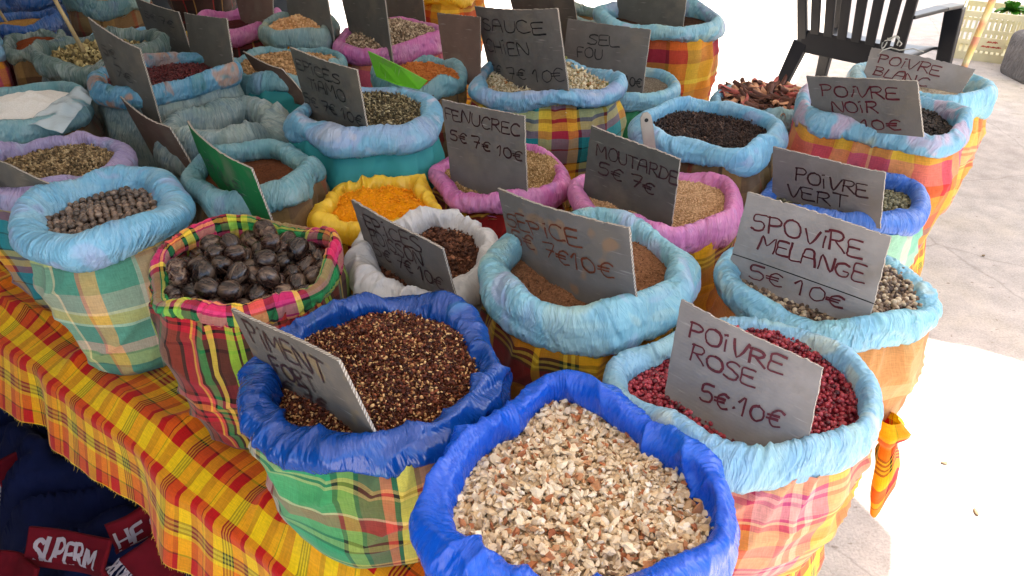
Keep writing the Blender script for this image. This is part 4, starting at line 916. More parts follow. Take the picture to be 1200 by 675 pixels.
SIGNS = {
'rose':((0.227,0.845,1.062),(0.735,-0.677,-0.042),(-0.646,-0.718,0.259),[(0.000,0.000),(0.203,0.000),(0.223,-0.112),(0.025,-0.153)],[('POIVRE',0.027,-0.041,0.163,-0.033,0.028),('ROSE',0.041,-0.073,0.137,-0.065,0.028),('5€.10€',0.074,-0.118,0.186,-0.100,0.030)]),
'melange':((0.396,1.132,1.090),(0.708,-0.706,0.017),(-0.706,-0.706,0.052),[(0.000,0.000),(0.234,0.000),(0.239,-0.148),(-0.010,-0.156)],[('5POVIRE',0.018,-0.059,0.203,-0.047,0.035),('MELANGE',0.035,-0.094,0.216,-0.086,0.033),('5€ 10€',0.032,-0.151,0.199,-0.141,0.033)]),
'vert':((0.545,1.465,1.036),(0.702,-0.711,0.044),(-0.698,-0.698,-0.156),[(0.000,0.000),(0.228,0.000),(0.238,-0.108),(0.007,-0.128)],[('POIVRE',0.053,-0.064,0.206,-0.059,0.036),('VERT',0.041,-0.105,0.169,-0.097,0.036),('5€ 10€',0.048,-0.141,0.206,-0.119,0.028)]),
'noir':((0.681,1.711,1.111),(0.540,-0.817,0.203),(-0.791,-0.575,-0.208),[(0.000,0.000),(0.263,0.000),(0.274,-0.120),(0.014,-0.127)],[('POIVRE',0.036,-0.045,0.223,-0.041,0.031),('NOIR',0.062,-0.081,0.175,-0.075,0.032),('5€ 10€',0.040,-0.123,0.228,-0.111,0.031)]),
'blanc':((0.983,2.074,1.086),(0.630,-0.776,0.002),(-0.673,-0.545,0.500),[(0.000,0.000),(0.275,-0.000),(0.270,-0.066),(0.017,-0.086)],[('POIVRE',0.035,-0.036,0.205,-0.039,0.030),('BLANC',0.041,-0.071,0.190,-0.070,0.028)]),
'sepice':((-0.033,1.186,1.067),(0.608,-0.778,0.159),(-0.773,-0.626,-0.105),[(0.000,0.000),(0.315,0.000),(0.316,-0.123),(0.004,-0.124)],[('5EPICE',0.014,-0.066,0.218,-0.053,0.033),('5€ 7€10€',0.024,-0.099,0.282,-0.095,0.035)]),
'mout':((0.156,1.416,1.099),(0.746,-0.662,-0.066),(-0.665,-0.739,-0.105),[(0.000,0.000),(0.206,0.000),(0.208,-0.134),(-0.008,-0.139)],[('MOUTARDE',0.018,-0.057,0.208,-0.052,0.033),('5€ 7€',0.027,-0.097,0.164,-0.095,0.034)]),
'fenu':((-0.154,1.579,1.099),(0.776,-0.628,0.054),(-0.629,-0.777,0.000),[(0.000,0.000),(0.227,0.000),(0.228,-0.176),(0.005,-0.177)],[('FENUCREC',0.008,-0.040,0.216,-0.046,0.032),('5€ 7€ 10€',0.018,-0.087,0.222,-0.098,0.029)]),
'sauce':((-0.119,2.163,1.167),(0.562,-0.814,0.149),(-0.799,-0.581,-0.156),[(0.000,0.000),(0.375,-0.000),(0.366,-0.203),(-0.007,-0.179)],[('SAUCE',0.035,-0.062,0.325,-0.059,0.040),('CHIEN',0.022,-0.122,0.250,-0.116,0.042),('5€ 7€ 10€',0.010,-0.193,0.365,-0.181,0.041)]),
'sel':((0.171,2.408,1.083),(0.746,-0.665,0.045),(-0.665,-0.739,0.105),[(0.000,0.000),(0.300,0.000),(0.299,-0.165),(-0.010,-0.125)],[('SEL',0.086,-0.066,0.206,-0.059,0.037),('FOU',0.050,-0.109,0.149,-0.104,0.035),('10€',0.238,-0.167,0.296,-0.166,0.035)]),
'tiamo':((-0.530,1.784,1.156),(0.707,-0.707,0.005),(-0.703,-0.703,-0.105),[(0.000,0.000),(0.271,0.000),(0.270,-0.147),(0.009,-0.145)],[('EPICES',0.016,-0.046,0.203,-0.045,0.031),('TIAMO',0.056,-0.084,0.211,-0.086,0.034),('5€ 7€ 10€',0.019,-0.131,0.262,-0.130,0.033)]),
'poisson':((-0.298,1.238,1.022),(0.707,-0.707,0.003),(-0.698,-0.698,-0.156),[(0.000,0.000),(0.259,-0.000),(0.269,-0.096),(0.015,-0.146)],[('EPICES',0.034,-0.047,0.203,-0.031,0.036),('POISSON',0.040,-0.074,0.198,-0.064,0.035),('5€ 7€ 10€',0.042,-0.105,0.245,-0.095,0.036)]),
'piment':((-0.377,0.823,1.062),(0.756,-0.640,0.138),(-0.622,-0.768,-0.156),[(0.000,0.000),(0.238,0.000),(0.252,-0.139),(0.003,-0.161)],[('PIMENT',0.022,-0.047,0.190,-0.057,0.048),('FORT',0.049,-0.095,0.149,-0.092,0.036),('5€ 7€',0.015,-0.134,0.162,-0.120,0.036)]),
'green':((-0.727,1.561,1.051),(0.625,-0.779,0.048),(-0.773,-0.626,-0.105),[(0.000,0.000),(0.379,-0.000),(0.390,-0.074),(0.044,-0.176)],[('VANILLE',0.065,-0.077,0.301,-0.078,0.032)]),
'redseed':((-1.083,1.950,1.187),(0.742,-0.660,-0.116),(-0.668,-0.742,-0.052),[(0.000,0.000),(0.272,0.000),(0.276,-0.150),(0.039,-0.198)],[('5€',0.054,-0.074,0.140,-0.068,0.030),('7€',0.106,-0.117,0.198,-0.111,0.033)]),
'gray':((-0.999,1.832,1.019),(0.712,-0.702,-0.033),(-0.692,-0.692,-0.208),[(0.000,0.000),(0.281,0.000),(0.311,-0.084),(0.031,-0.126)],[]),
'lilac':((-1.199,1.536,1.022),(0.778,-0.628,0.023),(-0.628,-0.776,0.052),[(0.000,0.000),(0.228,0.000),(0.347,-0.020),(0.123,-0.077)],[]),
'bluebk':((-1.274,2.634,1.099),(0.744,-0.668,-0.017),(-0.665,-0.739,-0.105),[(0.000,0.000),(0.291,-0.000),(0.297,-0.116),(0.002,-0.135)],[('5€ 7€',0.037,-0.056,0.239,-0.060,0.029)]),
'bluebk2':((-0.972,2.260,1.133),(0.746,-0.661,0.081),(-0.665,-0.739,0.105),[(0.000,0.000),(0.253,0.000),(0.255,-0.130),(0.018,-0.121)],[]),
'pinkL':((-1.083,2.995,1.040),(0.640,-0.759,0.123),(-0.768,-0.622,0.156),[(0.000,0.000),(0.361,-0.000),(0.363,-0.107),(0.068,-0.077)],[]),
'tan2':((-0.785,2.688,1.116),(0.744,-0.664,0.081),(-0.668,-0.742,0.052),[(0.000,0.000),(0.242,0.000),(0.245,-0.104),(-0.007,-0.111)],[]),
'pink':((-0.597,2.681,1.112),(0.582,-0.801,0.137),(-0.809,-0.588,0.000),[(0.000,0.000),(0.336,0.000),(0.333,-0.180),(0.036,-0.163)],[]),
'tan':((-0.803,2.214,1.030),(0.786,-0.612,-0.089),(-0.616,-0.760,-0.208),[(0.000,0.000),(0.188,0.000),(0.248,-0.062),(0.066,-0.072)],[]),
'orange2':((-0.214,2.185,1.149),(0.811,-0.582,0.054),(-0.585,-0.805,0.105),[(0.000,0.000),(0.156,0.000),(0.156,-0.135),(0.024,-0.135)],[]),
'tealmid':((-0.025,2.927,1.053),(0.686,-0.716,0.130),(-0.698,-0.698,-0.156),[(0.000,0.000),(0.328,-0.000),(0.328,-0.132),(0.016,-0.120)],[]),
'yelbk':((-0.547,3.253,1.010),(0.743,-0.662,0.100),(-0.668,-0.742,0.052),[(0.000,0.000),(0.264,-0.000),(0.267,-0.088),(0.011,-0.093)],[]),
'backr':((0.349,2.678,1.118),(0.746,-0.660,0.086),(-0.665,-0.739,0.105),[(0.000,0.000),(0.272,0.000),(0.271,-0.072),(0.011,-0.054)],[]),
}
TXT = dict(rose=('board', 'ink_red'), melange=('board', 'ink_red'), vert=('board_midshade', 'ink_brn'), noir=('board_midshade', 'ink_red'), blanc=('board', 'ink_red'), sepice=('board_st', 'ink_rust'), mout=('board_shade', 'ink_brn'),
  fenu=('board_midshade', 'ink_brn'), sauce=('board_midshade', 'ink'), sel=('board_midshade', 'ink'), tiamo=('board_shade', 'ink'), poisson=('board_midshade', 'ink_brn'), piment=('board_pm', 'ink_brn'), green=('board_gr', 'ink'), redseed=('board_shade', 'ink'),
  gray=('board_br', 'ink'), lilac=('board_shade', 'ink'), bluebk=('board_shade', 'ink'), bluebk2=('board_shade', 'ink'), pinkL=('board_br', 'ink'), tan2=('board_shade', 'ink'), pink=('board_shade', 'ink'), tan=('board_br', 'ink'),
  orange2=('board_br', 'ink'), tealmid=('board_shade', 'ink'), yelbk=('board_shade', 'ink'), backr=('board_shade', 'ink'))
SLAB = dict(rose='grey cardboard sign handwritten POIVRE ROSE in dark red', melange='grey folded cardboard sign handwritten 5POVIRE MELANGE', vert='grey cardboard sign handwritten POIVRE VERT in the bright blue rimmed sack',
  noir='grey cardboard sign handwritten POIVRE NOIR', blanc='grey cardboard sign handwritten POIVRE BLANC tied with twine', sepice='stained grey cardboard sign handwritten 5EPICE', mout='shade-toned grey cardboard sign handwritten MOUTARDE',
  fenu='grey cardboard sign handwritten FENUCREC', sauce='large grey cardboard sign handwritten SAUCE CHIEN', sel='grey cardboard sign handwritten SEL FOU', tiamo='grey cardboard sign handwritten EPICES TIAMO',
  poisson='shade-toned grey cardboard sign handwritten EPICES POISSON', piment='grey cardboard sign handwritten PIMENT FORT', green='green cardboard sign with black scribbled writing', redseed='shade-toned grey price card leaning in the dark red seeds',
  gray='brown cardboard sign stuck in the crumpled grey plastic sack', lilac='shade-toned cardboard sign cut by the left edge among coriander seeds', bluebk='shade-toned price card behind the red seed sack, farther of the pair',
  bluebk2='plain shade-toned grey card just behind the red seed sack', pinkL='brownish dark card stuck in the pink rimmed maroon sack', tan2='shade-toned grey card in the sage rimmed sack of orange grains', pink='tall shade-toned card in the mound of tan seeds',
  tan='dark brown card standing in the coarse tan powder', orange2='plain brown card behind the orange powder', tealmid='blank shade-toned card behind the seasoned salt sign', yelbk='blank shade-toned card by the yellow sack at the back', backr='shade-toned card in the light blue rim of the maroon checked sack')
def sign(key, idx):
    o0, ex, n, c, lines = SIGNS[key]; rs = np.random.RandomState(900 + idx)
    ex = Vector(ex).normalized(); n = Vector(n).normalized(); ey = n.cross(ex).normalized()
    c = [np.array(p) for p in c]
    ext = .0 if key == 'noir' else .012 if key in ('vert', 'melange') else .036 if key in ('rose', 'melange', 'vert', 'noir', 'sauce', 'sepice', 'fenu', 'mout', 'sel', 'tiamo') else .0 if key == 'lilac' else .05
    dl = (c[3] - c[0]) / np.linalg.norm(c[3] - c[0]); dr = (c[2] - c[1]) / np.linalg.norm(c[2] - c[1])
    if key not in ('blanc',): c[3] = c[3] + dl * ext; c[2] = c[2] + dr * ext
    # hand-cut card: slightly ragged outline, bowed, one corner curled
    nu, nv, th = 48, 28, .0042
    jt = [rs.randn(nu) * .0006, rs.randn(nu) * .0004, rs.randn(nv) * .0004, rs.randn(nv) * .0004]
    cx = float(sum(c)[0] / 4); top = max(c[0][1], c[1][1]); wdt = float(c[1][0])
    bow = rs.uniform(-.25, .7); curl = rs.uniform(0, .011); side = rs.choice([0, 1]); wv = rs.uniform(.0004, .0012)
    def bend(x, y):
        e = x / wdt if side else 1 - x / wdt
        return -bow * (x - cx) ** 2 + wv * math.sin(28 * x + idx) * math.cos(20 * y) - curl * max(0., e - .6) ** 2 * 4 * max(0., 1 + (y - top) / .09)
    G = []
    for a in range(nu):
        for b_ in range(nv):
            u = a / (nu - 1); v = b_ / (nv - 1)
            p = (c[0] * (1 - u) + c[1] * u) * (1 - v) + (c[3] * (1 - u) + c[2] * u) * v
            p = p + np.array([0, 1]) * (jt[0][a] if b_ == 0 else 0) + np.array([1, 0]) * ((jt[2][b_] if a == 0 else 0) + (jt[3][b_] if a == nu - 1 else 0))
            G.append((p[0], p[1], bend(p[0], p[1])))
    bm = bmesh.new()
    f_ = [bm.verts.new(p) for p in G]; b2 = [bm.verts.new((p[0], p[1], p[2] - th)) for p in G]; ix = lambda a, b_: a * nv + b_
    for a in range(nu - 1):
        for b_ in range(nv - 1):
            q = (ix(a, b_), ix(a, b_ + 1), ix(a + 1, b_ + 1), ix(a + 1, b_))
            bm.faces.new([f_[k] for k in q]).smooth = True; bm.faces.new([b2[k] for k in q[::-1]]).smooth = True
    loop = [ix(a, 0) for a in range(nu)] + [ix(nu - 1, b_) for b_ in range(1, nv)] + [ix(a, nv - 1) for a in range(nu - 2, -1, -1)] + [ix(0, b_) for b_ in range(nv - 2, 0, -1)]
    for k in range(len(loop)):
        a, b_ = loop[k], loop[(k + 1) % len(loop)]
        fc = bm.faces.new((f_[a], f_[b_], b2[b_], b2[a])); fc.material_index = 1
        for e in fc.edges:
            if e.verts[0] in (f_[a], f_[b_]) and e.verts[1] in (f_[a], f_[b_]) or e.verts[0] in (b2[a], b2[b_]) and e.verts[1] in (b2[a], b2[b_]): e.smooth = False
    bmesh.ops.recalc_face_normals(bm, faces=bm.faces[:])
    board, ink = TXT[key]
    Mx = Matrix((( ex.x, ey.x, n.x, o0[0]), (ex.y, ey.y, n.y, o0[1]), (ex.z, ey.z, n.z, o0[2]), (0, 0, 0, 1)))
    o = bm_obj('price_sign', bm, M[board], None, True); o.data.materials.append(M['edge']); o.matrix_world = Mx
    tag(o, SLAB[key], 'sign', 'cardboard price signs in the sacks')
    if key == 'melange':  # the crease where the card was folded
        V = []; F = []
        a = np.array([-.006, -.118]); b_ = np.array([.243, -.112])
        for i in range(9): 
            p = a + (b_ - a) * i / 8; zz = bend(*p) + .0006; V += [(p[0], p[1] + .0009, zz), (p[0], p[1] - .0009, zz)]
            if i: F.append((2 * i - 2, 2 * i - 1, 2 * i + 1, 2 * i))
        np_mesh('crease', V, F, M['ink'], o, smooth=False)
    if lines:
        z = .0009
        for ln in lines:
            V = []; F = []; z = text_ribbons(*ln, .0037 if ln[5] > .026 else .0033, z, rs, V, F)
            np_mesh('lettering', [(a, b_, c_ + bend(a, b_)) for a, b_, c_ in V], F, M[ink], o, smooth=False)
    return o
for i, k in enumerate(SIGNS): sign(k, i)

# lime green folded card
def ray_pt(u, v, y):
    d = Vector((0, math.cos(R(32.5)), -math.sin(R(32.5)))) + Vector((1, 0, 0)) * ((u - 600) / 870) - Vector((0, math.sin(R(32.5)), math.cos(R(32.5)))) * ((v - 337.5) / 870)
    return Vector((0, 0, 1.62)) + d * (y / d.y)
p = [ray_pt(*q) for q in ((431, 60, 1.99), (465, 76, 1.93), (500, 95, 1.87), (491, 105, 1.87), (466, 100, 1.91), (441, 90, 1.97))]
bm = bmesh.new(); f_ = [bm.verts.new(q) for q in p]; b2 = [bm.verts.new(q + Vector((.0025, .003, 0))) for q in p]
bm.faces.new(f_); bm.faces.new(b2[::-1])
for i in range(6): bm.faces.new((f_[i], b2[i], b2[(i + 1) % 6], f_[(i + 1) % 6]))
bmesh.ops.recalc_face_normals(bm, faces=bm.faces[:])
lime = bm_obj('price_sign', bm, M['board_li']); tag(lime, 'lime green torn card lying on the rim behind EPICES TIAMO', 'sign', 'cardboard price signs in the sacks')

# ------------------------------------------------------------------ sticks, scoop handle, twine
def pole(name, label, cat, a, b_, r0, r1, mat, flat=1.):
    a = Vector(a); b_ = Vector(b_); bm = bmesh.new(); add_tube(bm, [(0, 0, 0), (b_ - a) * .5, (b_ - a)], [r0, (r0 + r1) / 2, r1], 10)
    o = bm_obj(name, bm, mat, None, True); o.location = a; tag(o, label, cat); return o
pole('wooden_stick', 'thin pale wooden stick planted in the dried blossoms', 'stick', ray_pt(107, 76, 2.27), ray_pt(45, -35, 2.25), .0065, .0055, M['stick'])
pole('wooden_stick', 'thin pale wooden stick in the ochre powder', 'stick', ray_pt(14, 36, 2.9), ray_pt(-25, -25, 2.9), .006, .005, M['stick'])
def band_mat():
    b = NT('striped_wrap'); o = b.coord('Object'); s = b.add('ShaderNodeSeparateXYZ'); b.l.new(o, s.inputs[0])
    f = b.math('FRACT', b.math('MULTIPLY', s.outputs[2], 9)); col = b.ramp(f, [(0, 'e8c878'), (.3, 'e0986c'), (.42, 'ecd8a0'), (.7, 'e4c070'), (.85, 'd89070')], 'LINEAR')
    b.set(Base_Color=col, Roughness=.6, Normal=b.bump(b.noise(o, 90, 3), .3, .003)); return b.m
pole('wrapped_pole', 'yellow and orange wrapped pole standing in the white pepper', 'pole', ray_pt(1124, 92, 2.03), ray_pt(1176, -30, 2.05), .0085, .009, band_mat())
# steel scoop handle
bm = bmesh.new(); a = ray_pt(764, 190, 1.46); b_ = ray_pt(756, 132, 1.46)
ax = (b_ - a).normalized(); sd = Vector((1, .1, 0)); sd = (sd - ax * sd.dot(ax)).normalized(); nn = ax.cross(sd)
ring = []
for s in range(2):
    off = nn * (.0035 * (s - .5)); L = (b_ - a).length
    prof = [(-.011, 0), (-.0125, L * .75), (-.011, L * .93), (-.005, L), (.005, L), (.011, L * .93), (.0125, L * .75), (.011, 0)]
    ring.append([bm.verts.new(a + sd * u + ax * v + off) for u, v in prof])
bm.faces.new(ring[0]); bm.faces.new(ring[1][::-1])
for i in range(8): bm.faces.new((ring[0][i], ring[1][i], ring[1][(i + 1) % 8], ring[0][(i + 1) % 8]))
bmesh.ops.recalc_face_normals(bm, faces=bm.faces[:])
sc = bm_obj('scoop', bm, M['steel']); tag(sc, 'steel scoop handle sticking up from the mustard seeds', 'scoop')
bm = bmesh.new(); hc = a + ax * L * .86 - nn * .0030
bmesh.ops.create_circle(bm, cap_ends=True, radius=.0042, segments=14, matrix=Matrix.Translation(hc) @ nn.to_track_quat('Z', 'Y').to_matrix().to_4x4()); bm_obj('hanging_hole', bm, M['black'], sc)
# twine bow on the POIVRE BLANC sign
bm = bmesh.new(); c0 = ray_pt(1044, 56, 2.03)
pts_ = [c0 + Vector((math.cos(t) * .022 * (1 + .5 * math.sin(3 * t)), .01 * math.sin(2 * t), abs(math.sin(t)) * .028 + .004 * math.cos(5 * t))) for t in np.linspace(0, 6.0, 30)]
add_tube(bm, pts_, .0018, 6); add_tube(bm, [c0, c0 + Vector((.02, -.01, -.004)), c0 + Vector((.05, -.02, .003)), c0 + Vector((.075, -.03, -.003))], .0016, 6); add_tube(bm, [c0, c0 + Vector((-.02, .0, -.006)), c0 + Vector((-.03, .0, -.02))], .0016, 6)
tw_ = bm_obj('twine', bm, M['string'], None, True); tag(tw_, 'grey twine tied at the top of the POIVRE BLANC sign', 'twine')

# ------------------------------------------------------------------ chair, crate, stone on the right
ch = empty('plastic_chair', (2.02, 4.52, 0), math.atan2(-.73, .68)); ch.scale = (1.26, 1.2, 1.05); tag(ch, 'black moulded plastic garden chair with slatted back', 'chair')
# local: x right (seen from behind), y forward
hw = .235; sh = .42
bm = bmesh.new()
n1, n2 = 12, 10; V = []
for i in range(n1):
    for j in range(n2):
        u = i / (n1 - 1) * 2 - 1; v = j / (n2 - 1)
        V.append((u * (hw + .025 * v), v * .45, sh - .018 * (1 - u * u) - .012 * math.sin(v * 3.1) - (.03 * max(0, v - .85) / .15)))
F = grid_faces(n1, n2); st = np_mesh('seat', np.array(V), F, M['black'], ch)
md = st.modifiers.new('solid', 'SOLIDIFY'); md.thickness = .014
bm = bmesh.new()
def bk(z): return -.02 - (z - sh) * .22        # back leans away
for sx in (-1, 1): add_bar(bm, (sx * (hw - .01), bk(sh - .06), sh - .06), (sx * (hw + .03), bk(.86), .86), .05, .022, .045, .022, ref=(0, 1, 0), bevel=.005)
add_bar(bm, (-hw, bk(sh + .02), sh + .0), (hw, bk(sh + .02), sh + .0), .13, .018, ref=(0, 1, 0), bevel=.005)
nrail = 10; prev = None
for k in range(nrail):
    u0 = -1 + 2 * k / nrail; u1 = -1 + 2 * (k + 1) / nrail; zf = lambda u: .86 + .035 * (1 - u * u)
    add_bar(bm, (u0 * (hw + .03), bk(zf(u0)), zf(u0)), (u1 * (hw + .03) + .002, bk(zf(u1)), zf(u1)), .10, .02, ref=(0, 1, 0))
for k in range(6):
    u = -.72 + 1.44 * k / 5; add_bar(bm, (u * hw, bk(sh + .05), sh + .05), (u * (hw + .03), bk(.83) + .012, .83), .044, .014, .050, .014, ref=(0, 1, 0), bevel=.004)
bm_obj('backrest', bm, M['black'], ch)
for sx in (-1, 1):
    bm = bmesh.new(); add_bar(bm, (sx * (hw + .0), -.01, sh - .01), (sx * (hw + .06), -.10, 0), .075, .045, .05, .035, ref=(0, 1, 0), bevel=.006); bm_obj('leg', bm, M['black'], ch)
    bm = bmesh.new(); add_bar(bm, (sx * (hw + .045), .42, sh + .21), (sx * (hw + .075), .47, 0), .08, .05, .055, .035, ref=(0, 1, 0), bevel=.006); bm_obj('leg', bm, M['black'], ch)
    bm = bmesh.new(); add_bar(bm, (sx * (hw + .02), bk(.64), .655), (sx * (hw + .055), .2, .66), .05, .02, .06, .02, bevel=.005); add_bar(bm, (sx * (hw + .055), .196, .66), (sx * (hw + .045), .44, .635), .06, .02, .06, .02, bevel=.005); bm_obj('armrest', bm, M['black'], ch)

cr = empty('plastic_crate', (3.86, 5.96, 0), R(-31)); tag(cr, 'cream slatted plastic crate standing on the ground', 'crate')
W_, D_, H_ = .66, .42, .36
def crate_wall(p0, p1, name):
    p0 = Vector(p0); p1 = Vector(p1); d = p1 - p0; L = d.length; bm = bmesh.new()
    n = d.normalized().cross(Vector((0, 0, 1)))
    for z, hh in ((.03, .06), (H_ * .62, .022), (H_ - .02, .04), (H_ * .36, .022)):
        add_bar(bm, p0 + Vector((0, 0, z)), p1 + Vector((0, 0, z)), .016, hh)
    k = int(L / .036)
    for i in range(k + 1):
        q = p0 + d * (i / k); ww = .016 if 0 < i < k else .035
        add_bar(bm, q + Vector((0, 0, .002)), q + Vector((0, 0, H_ - .002)), ww, .013, ref=n)
    return bm_obj(name, bm, M['cream'], cr)
c4 = [(-W_ / 2, -D_ / 2, 0), (W_ / 2, -D_ / 2, 0), (W_ / 2, D_ / 2, 0), (-W_ / 2, D_ / 2, 0)]
for i in range(4): crate_wall(c4[i], c4[(i + 1) % 4], 'slatted_wall')
bm = bmesh.new(); add_box(bm, (0, 0, .012), (W_ - .03, D_ - .03, .018)); bm_obj('crate_floor', bm, M['cream'], cr)
bm = bmesh.new(); add_box(bm, (-.08, -D_ / 2 - .014, .13), (.19, .006, .10), None, .002); lp = bm_obj('label_plate', bm, M['cream'], cr)
V = []; F = []; z = 0.; rs_ = np.random.RandomState(3)
V2 = []
text_ribbons('~~', -.03, .012, .04, .012, .022, .005, 0, rs_, V, F); text_ribbons('~~~~', -.06, -.022, .075, -.022, .022, .005, .001, rs_, V, F)
np_mesh('red_print', [(-.08 + a_, -D_ / 2 - .0185 - c_, .13 + b2_) for a_, b2_, c_ in V], F, plain('red_print_ink', 'b02820', .6, .1, 20, 0), cr, smooth=False)
# leafy greens on the crate
for k, (lx, ly) in enumerate(((-.04, 0), (.2, .05))):
    V = []; F = []; rs_ = np.random.RandomState(40 + k); n0 = 0
    for l in range(34):
        n = 6; a_ = rs_.rand() * 6.28; el = rs_.uniform(.2, 1.4); L = rs_.uniform(.07, .13); wd = L * .35
        u = np.linspace(0, 1, n); dirv = np.array([math.cos(a_) * math.cos(el), math.sin(a_) * math.cos(el), math.sin(el)]); sv = np.array([-math.sin(a_), math.cos(a_), 0])
        for q in u:
            c_ = dirv * L * q - np.array([0, 0, .05 * q * q]); wq = wd * math.sin(math.pi * min(.98, q * .9 + .08)); up = np.array([0, 0, .015])
            V += [c_ - sv * wq + up, c_, c_ + sv * wq + up]
        for i in range(n - 1):
            b0 = n0 + 3 * i; F += [(b0, b0 + 1, b0 + 4, b0 + 3), (b0 + 1, b0 + 2, b0 + 5, b0 + 4)]
        n0 += 3 * n
    o = np_mesh('leafy_green', V, F, M['leafy'], None, loc=(3.92 + lx, 6.02 + ly, H_ - .03)); tag(o, 'bunch of fresh green leaves on top of the cream crate', 'greens', 'leafy greens on the crate')
V, F = ico(4, .12, 77); V = np.sign(V) * np.abs(V) ** .3 * (.22, .2, .17); o = np_mesh('stone', V, F, M['rock'], None, loc=(3.86, 5.38, .15)); tag(o, 'rough grey stone block on the ground beside the crate', 'stone')

# ------------------------------------------------------------------ scarves under the table
def drape(name, label, cat, s0, t0, su, sv, z0, hgt, rotd, mat, seed, n=70):
    """crumpled cloth heaped on the ground, solid height field down to the ground"""
    u = np.linspace(-1, 1, n); U, Vv = np.meshgrid(u, u, indexing='ij'); c_, s_ = math.cos(R(rotd)), math.sin(R(rotd))
    X = (U * su * c_ - Vv * sv * s_); Y = (U * su * s_ + Vv * sv * c_)
    env = np.clip(1 - np.maximum(np.abs(U), np.abs(Vv)) ** 4, 0, 1)
    fo = ridge(pnoise(U * .25 + .3 * Vv * .25 + .5, Vv * .1 + .5, 9, 4, seed)) * .5 + ridge(pnoise(U * .3 + .5, Vv * .3 + U * .1 + .5, 8, 9, seed + 1)) * .4 + pnoise(U * .4 + .5, Vv * .4 + .5, 5, 5, seed + 2) * .6
    Z = z0 + env * hgt * (.25 + .5 * fo + .30 * ridge(pnoise(U * .45 + .25 * Vv + .5, Vv * .3 + .5, 17, 7, seed + 4)) ** 2)
    base = T(s0, t0)
    P = np.stack([base.x + X * D1.x + Y * D2.x, base.y + X * D1.y + Y * D2.y, Z], -1)
    o = np_mesh(name, P.reshape(-1, 3), grid_faces(n, n), mat); md = o.modifiers.new('solid', 'SOLIDIFY'); md.thickness = .012
    tag(o, label, cat); return o, P
drape('navy_cloth', 'heap of navy blue cloth under the table', 'cloth', 1.62, .14, .42, .30, .0, .27, 10, M['navy'], 31)
drape('navy_cloth', 'smaller folded navy cloth at the left under the table', 'cloth', 2.15, .10, .30, .26, .0, .24, -15, M['navy'], 37)
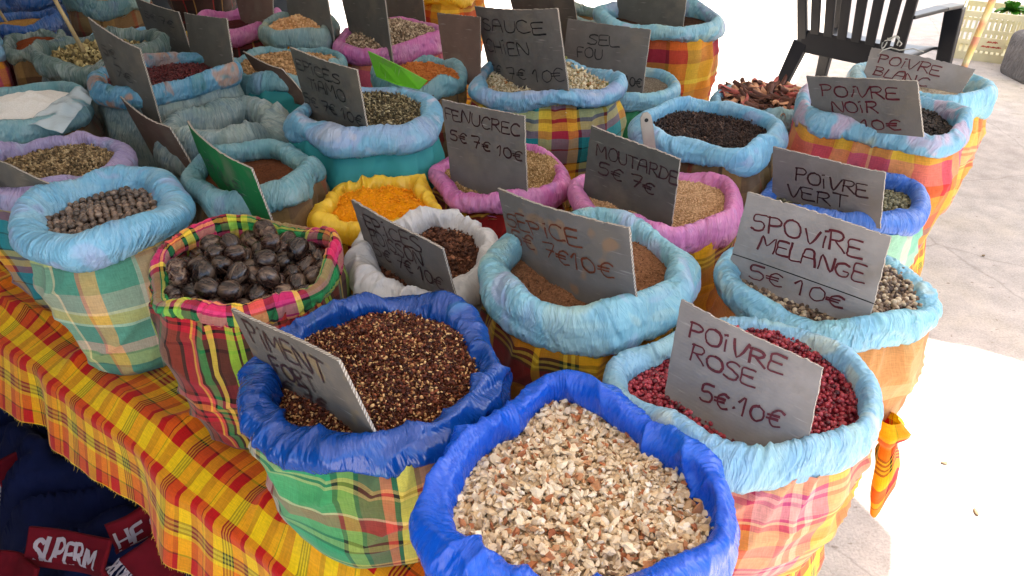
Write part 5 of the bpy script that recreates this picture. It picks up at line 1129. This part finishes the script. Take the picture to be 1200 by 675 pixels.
def scarf(name, label, p0, p1, wd, z0, text, seed, tilt=.5, hump=.03):
    """knitted scarf band lying over the heap: p0 -> p1 in world, face tilted to the aisle"""
    p0 = Vector(p0); p1 = Vector(p1); ax = (p1 - p0); L = ax.length; ax.normalize()
    out = Vector((-D2.x, -D2.y, 0)); dn = (out * math.cos(tilt) - Vector((0, 0, 1)) * math.sin(tilt)); dn = (dn - ax * dn.dot(ax)).normalized(); nr = dn.cross(ax).normalized()
    if nr.z < 0: nr = -nr
    nu, nv = 60, 16
    def pos(u, v, h=0):
        wv = hump * math.sin(5.5 * u + seed) * .6 + hump * math.sin(9 * u + 3 * v + seed) * .25
        return p0 + ax * (L * u) + dn * (wd * v) + nr * (wv + h - .10 * max(0, v - .75) ** 1 )
    V = [pos(i / (nu - 1), j / (nv - 1)) for i in range(nu) for j in range(nv)]
    o = np_mesh(name, [tuple(v) for v in V], grid_faces(nu, nv), M['redknit']); md = o.modifiers.new('solid', 'SOLIDIFY'); md.thickness = .010; md.offset = 0
    tag(o, label, 'scarf', 'knitted scarves under the table')
    if text:
        a0, a1, b0, hh = text[1:]
        V = []; F = []; text_ribbons(text[0], a0, 0, a1, 0, hh * 1.25, .0085, 0, np.random.RandomState(seed), V, F)
        W2 = [tuple(pos(a_ / L, (b0 - b_) / wd, .0072 + c_)) for a_, b_, c_ in V]
        np_mesh('lettering', W2, F, M['whiteknit'], o, smooth=False)
    # white tassels at the end
    rs = np.random.RandomState(seed + 5); V = []; F = []
    for k in range(26 if 'fringed' in label else 0):
        a = pos(1, k / 25.); d = (ax * .05 + dn * (rs.randn() * .02) - Vector((0, 0, .02 + .02 * rs.rand()))); w_ = dn * .0022; n0 = len(V)
        mid = a + d * .5 + Vector(rs.randn(3) * .006)
        V += [tuple(a - w_), tuple(a + w_), tuple(mid - w_), tuple(mid + w_), tuple(a + d - w_ * .6), tuple(a + d + w_ * .6)]; F += [(n0, n0 + 1, n0 + 3, n0 + 2), (n0 + 2, n0 + 3, n0 + 5, n0 + 4)]
    if V: np_mesh('tassels', V, F, M['whiteknit'], o, smooth=False)
    return o, pos
def gp(u, v, z):
    d = Vector((0, math.cos(R(32.5)), -math.sin(R(32.5)))) + Vector((1, 0, 0)) * ((u - 600) / 870) - Vector((0, math.sin(R(32.5)), math.cos(R(32.5)))) * ((v - 337.5) / 870)
    return Vector((0, 0, 1.62)) + d * ((z - 1.62) / d.z)
scarf('knitted_scarf', 'red knitted scarf with white letters SUPERM at the bottom left', gp(40, 616, .31), gp(132, 632, .31), .082, 0, ('SUPERM', .02, .165, .070, .050), 2, .75, .014)
scarf('knitted_scarf', 'red knitted scarf with white letters HE S crossing the navy cloth', gp(124, 618, .32), gp(186, 582, .32), .10, 0, ('HE S', .005, .105, .082, .052), 5, .9, .008)
scarf('knitted_scarf', 'plain red knitted scarf folded at the bottom left corner', gp(-15, 640, .27), gp(48, 665, .27), .13, 0, None, 8, .9, .035)
scarf('knitted_scarf', 'red fringed scarf hanging just under the tablecloth hem', gp(186, 622, .30), gp(140, 655, .26), .12, 0, None, 11, .9, .012)
scarf('knitted_scarf', 'red fringed scarf lying behind the navy cloth at the left edge', gp(45, 520, .25), gp(-12, 545, .25), .14, 0, None, 14, .8, .012)

# a few pebbles and scraps on the ground to the right
M['pebble'] = plain('tan_pebble', '8a7458', .9, .25, 60, .4, 300)
for k, (u, v) in enumerate(((1107, 543), (1143, 600), (1098, 232), (1152, 300))):
    V, F = ico(2, .2, 90 + k, (.009 + .003 * (k % 3), .006, .004)); p = gp(u, v, 0)
    o = np_mesh('pebble', V, F, M['pebble'], None, loc=(p.x, p.y, .003)); o.rotation_euler = (0, 0, k * 1.3)
    tag(o, 'small tan pebble lying on the %s concrete right of the stall' % ('sunlit' if k < 2 else 'shaded'), 'pebble', 'pebbles on the %s ground' % ('sunlit' if k < 2 else 'shaded'))
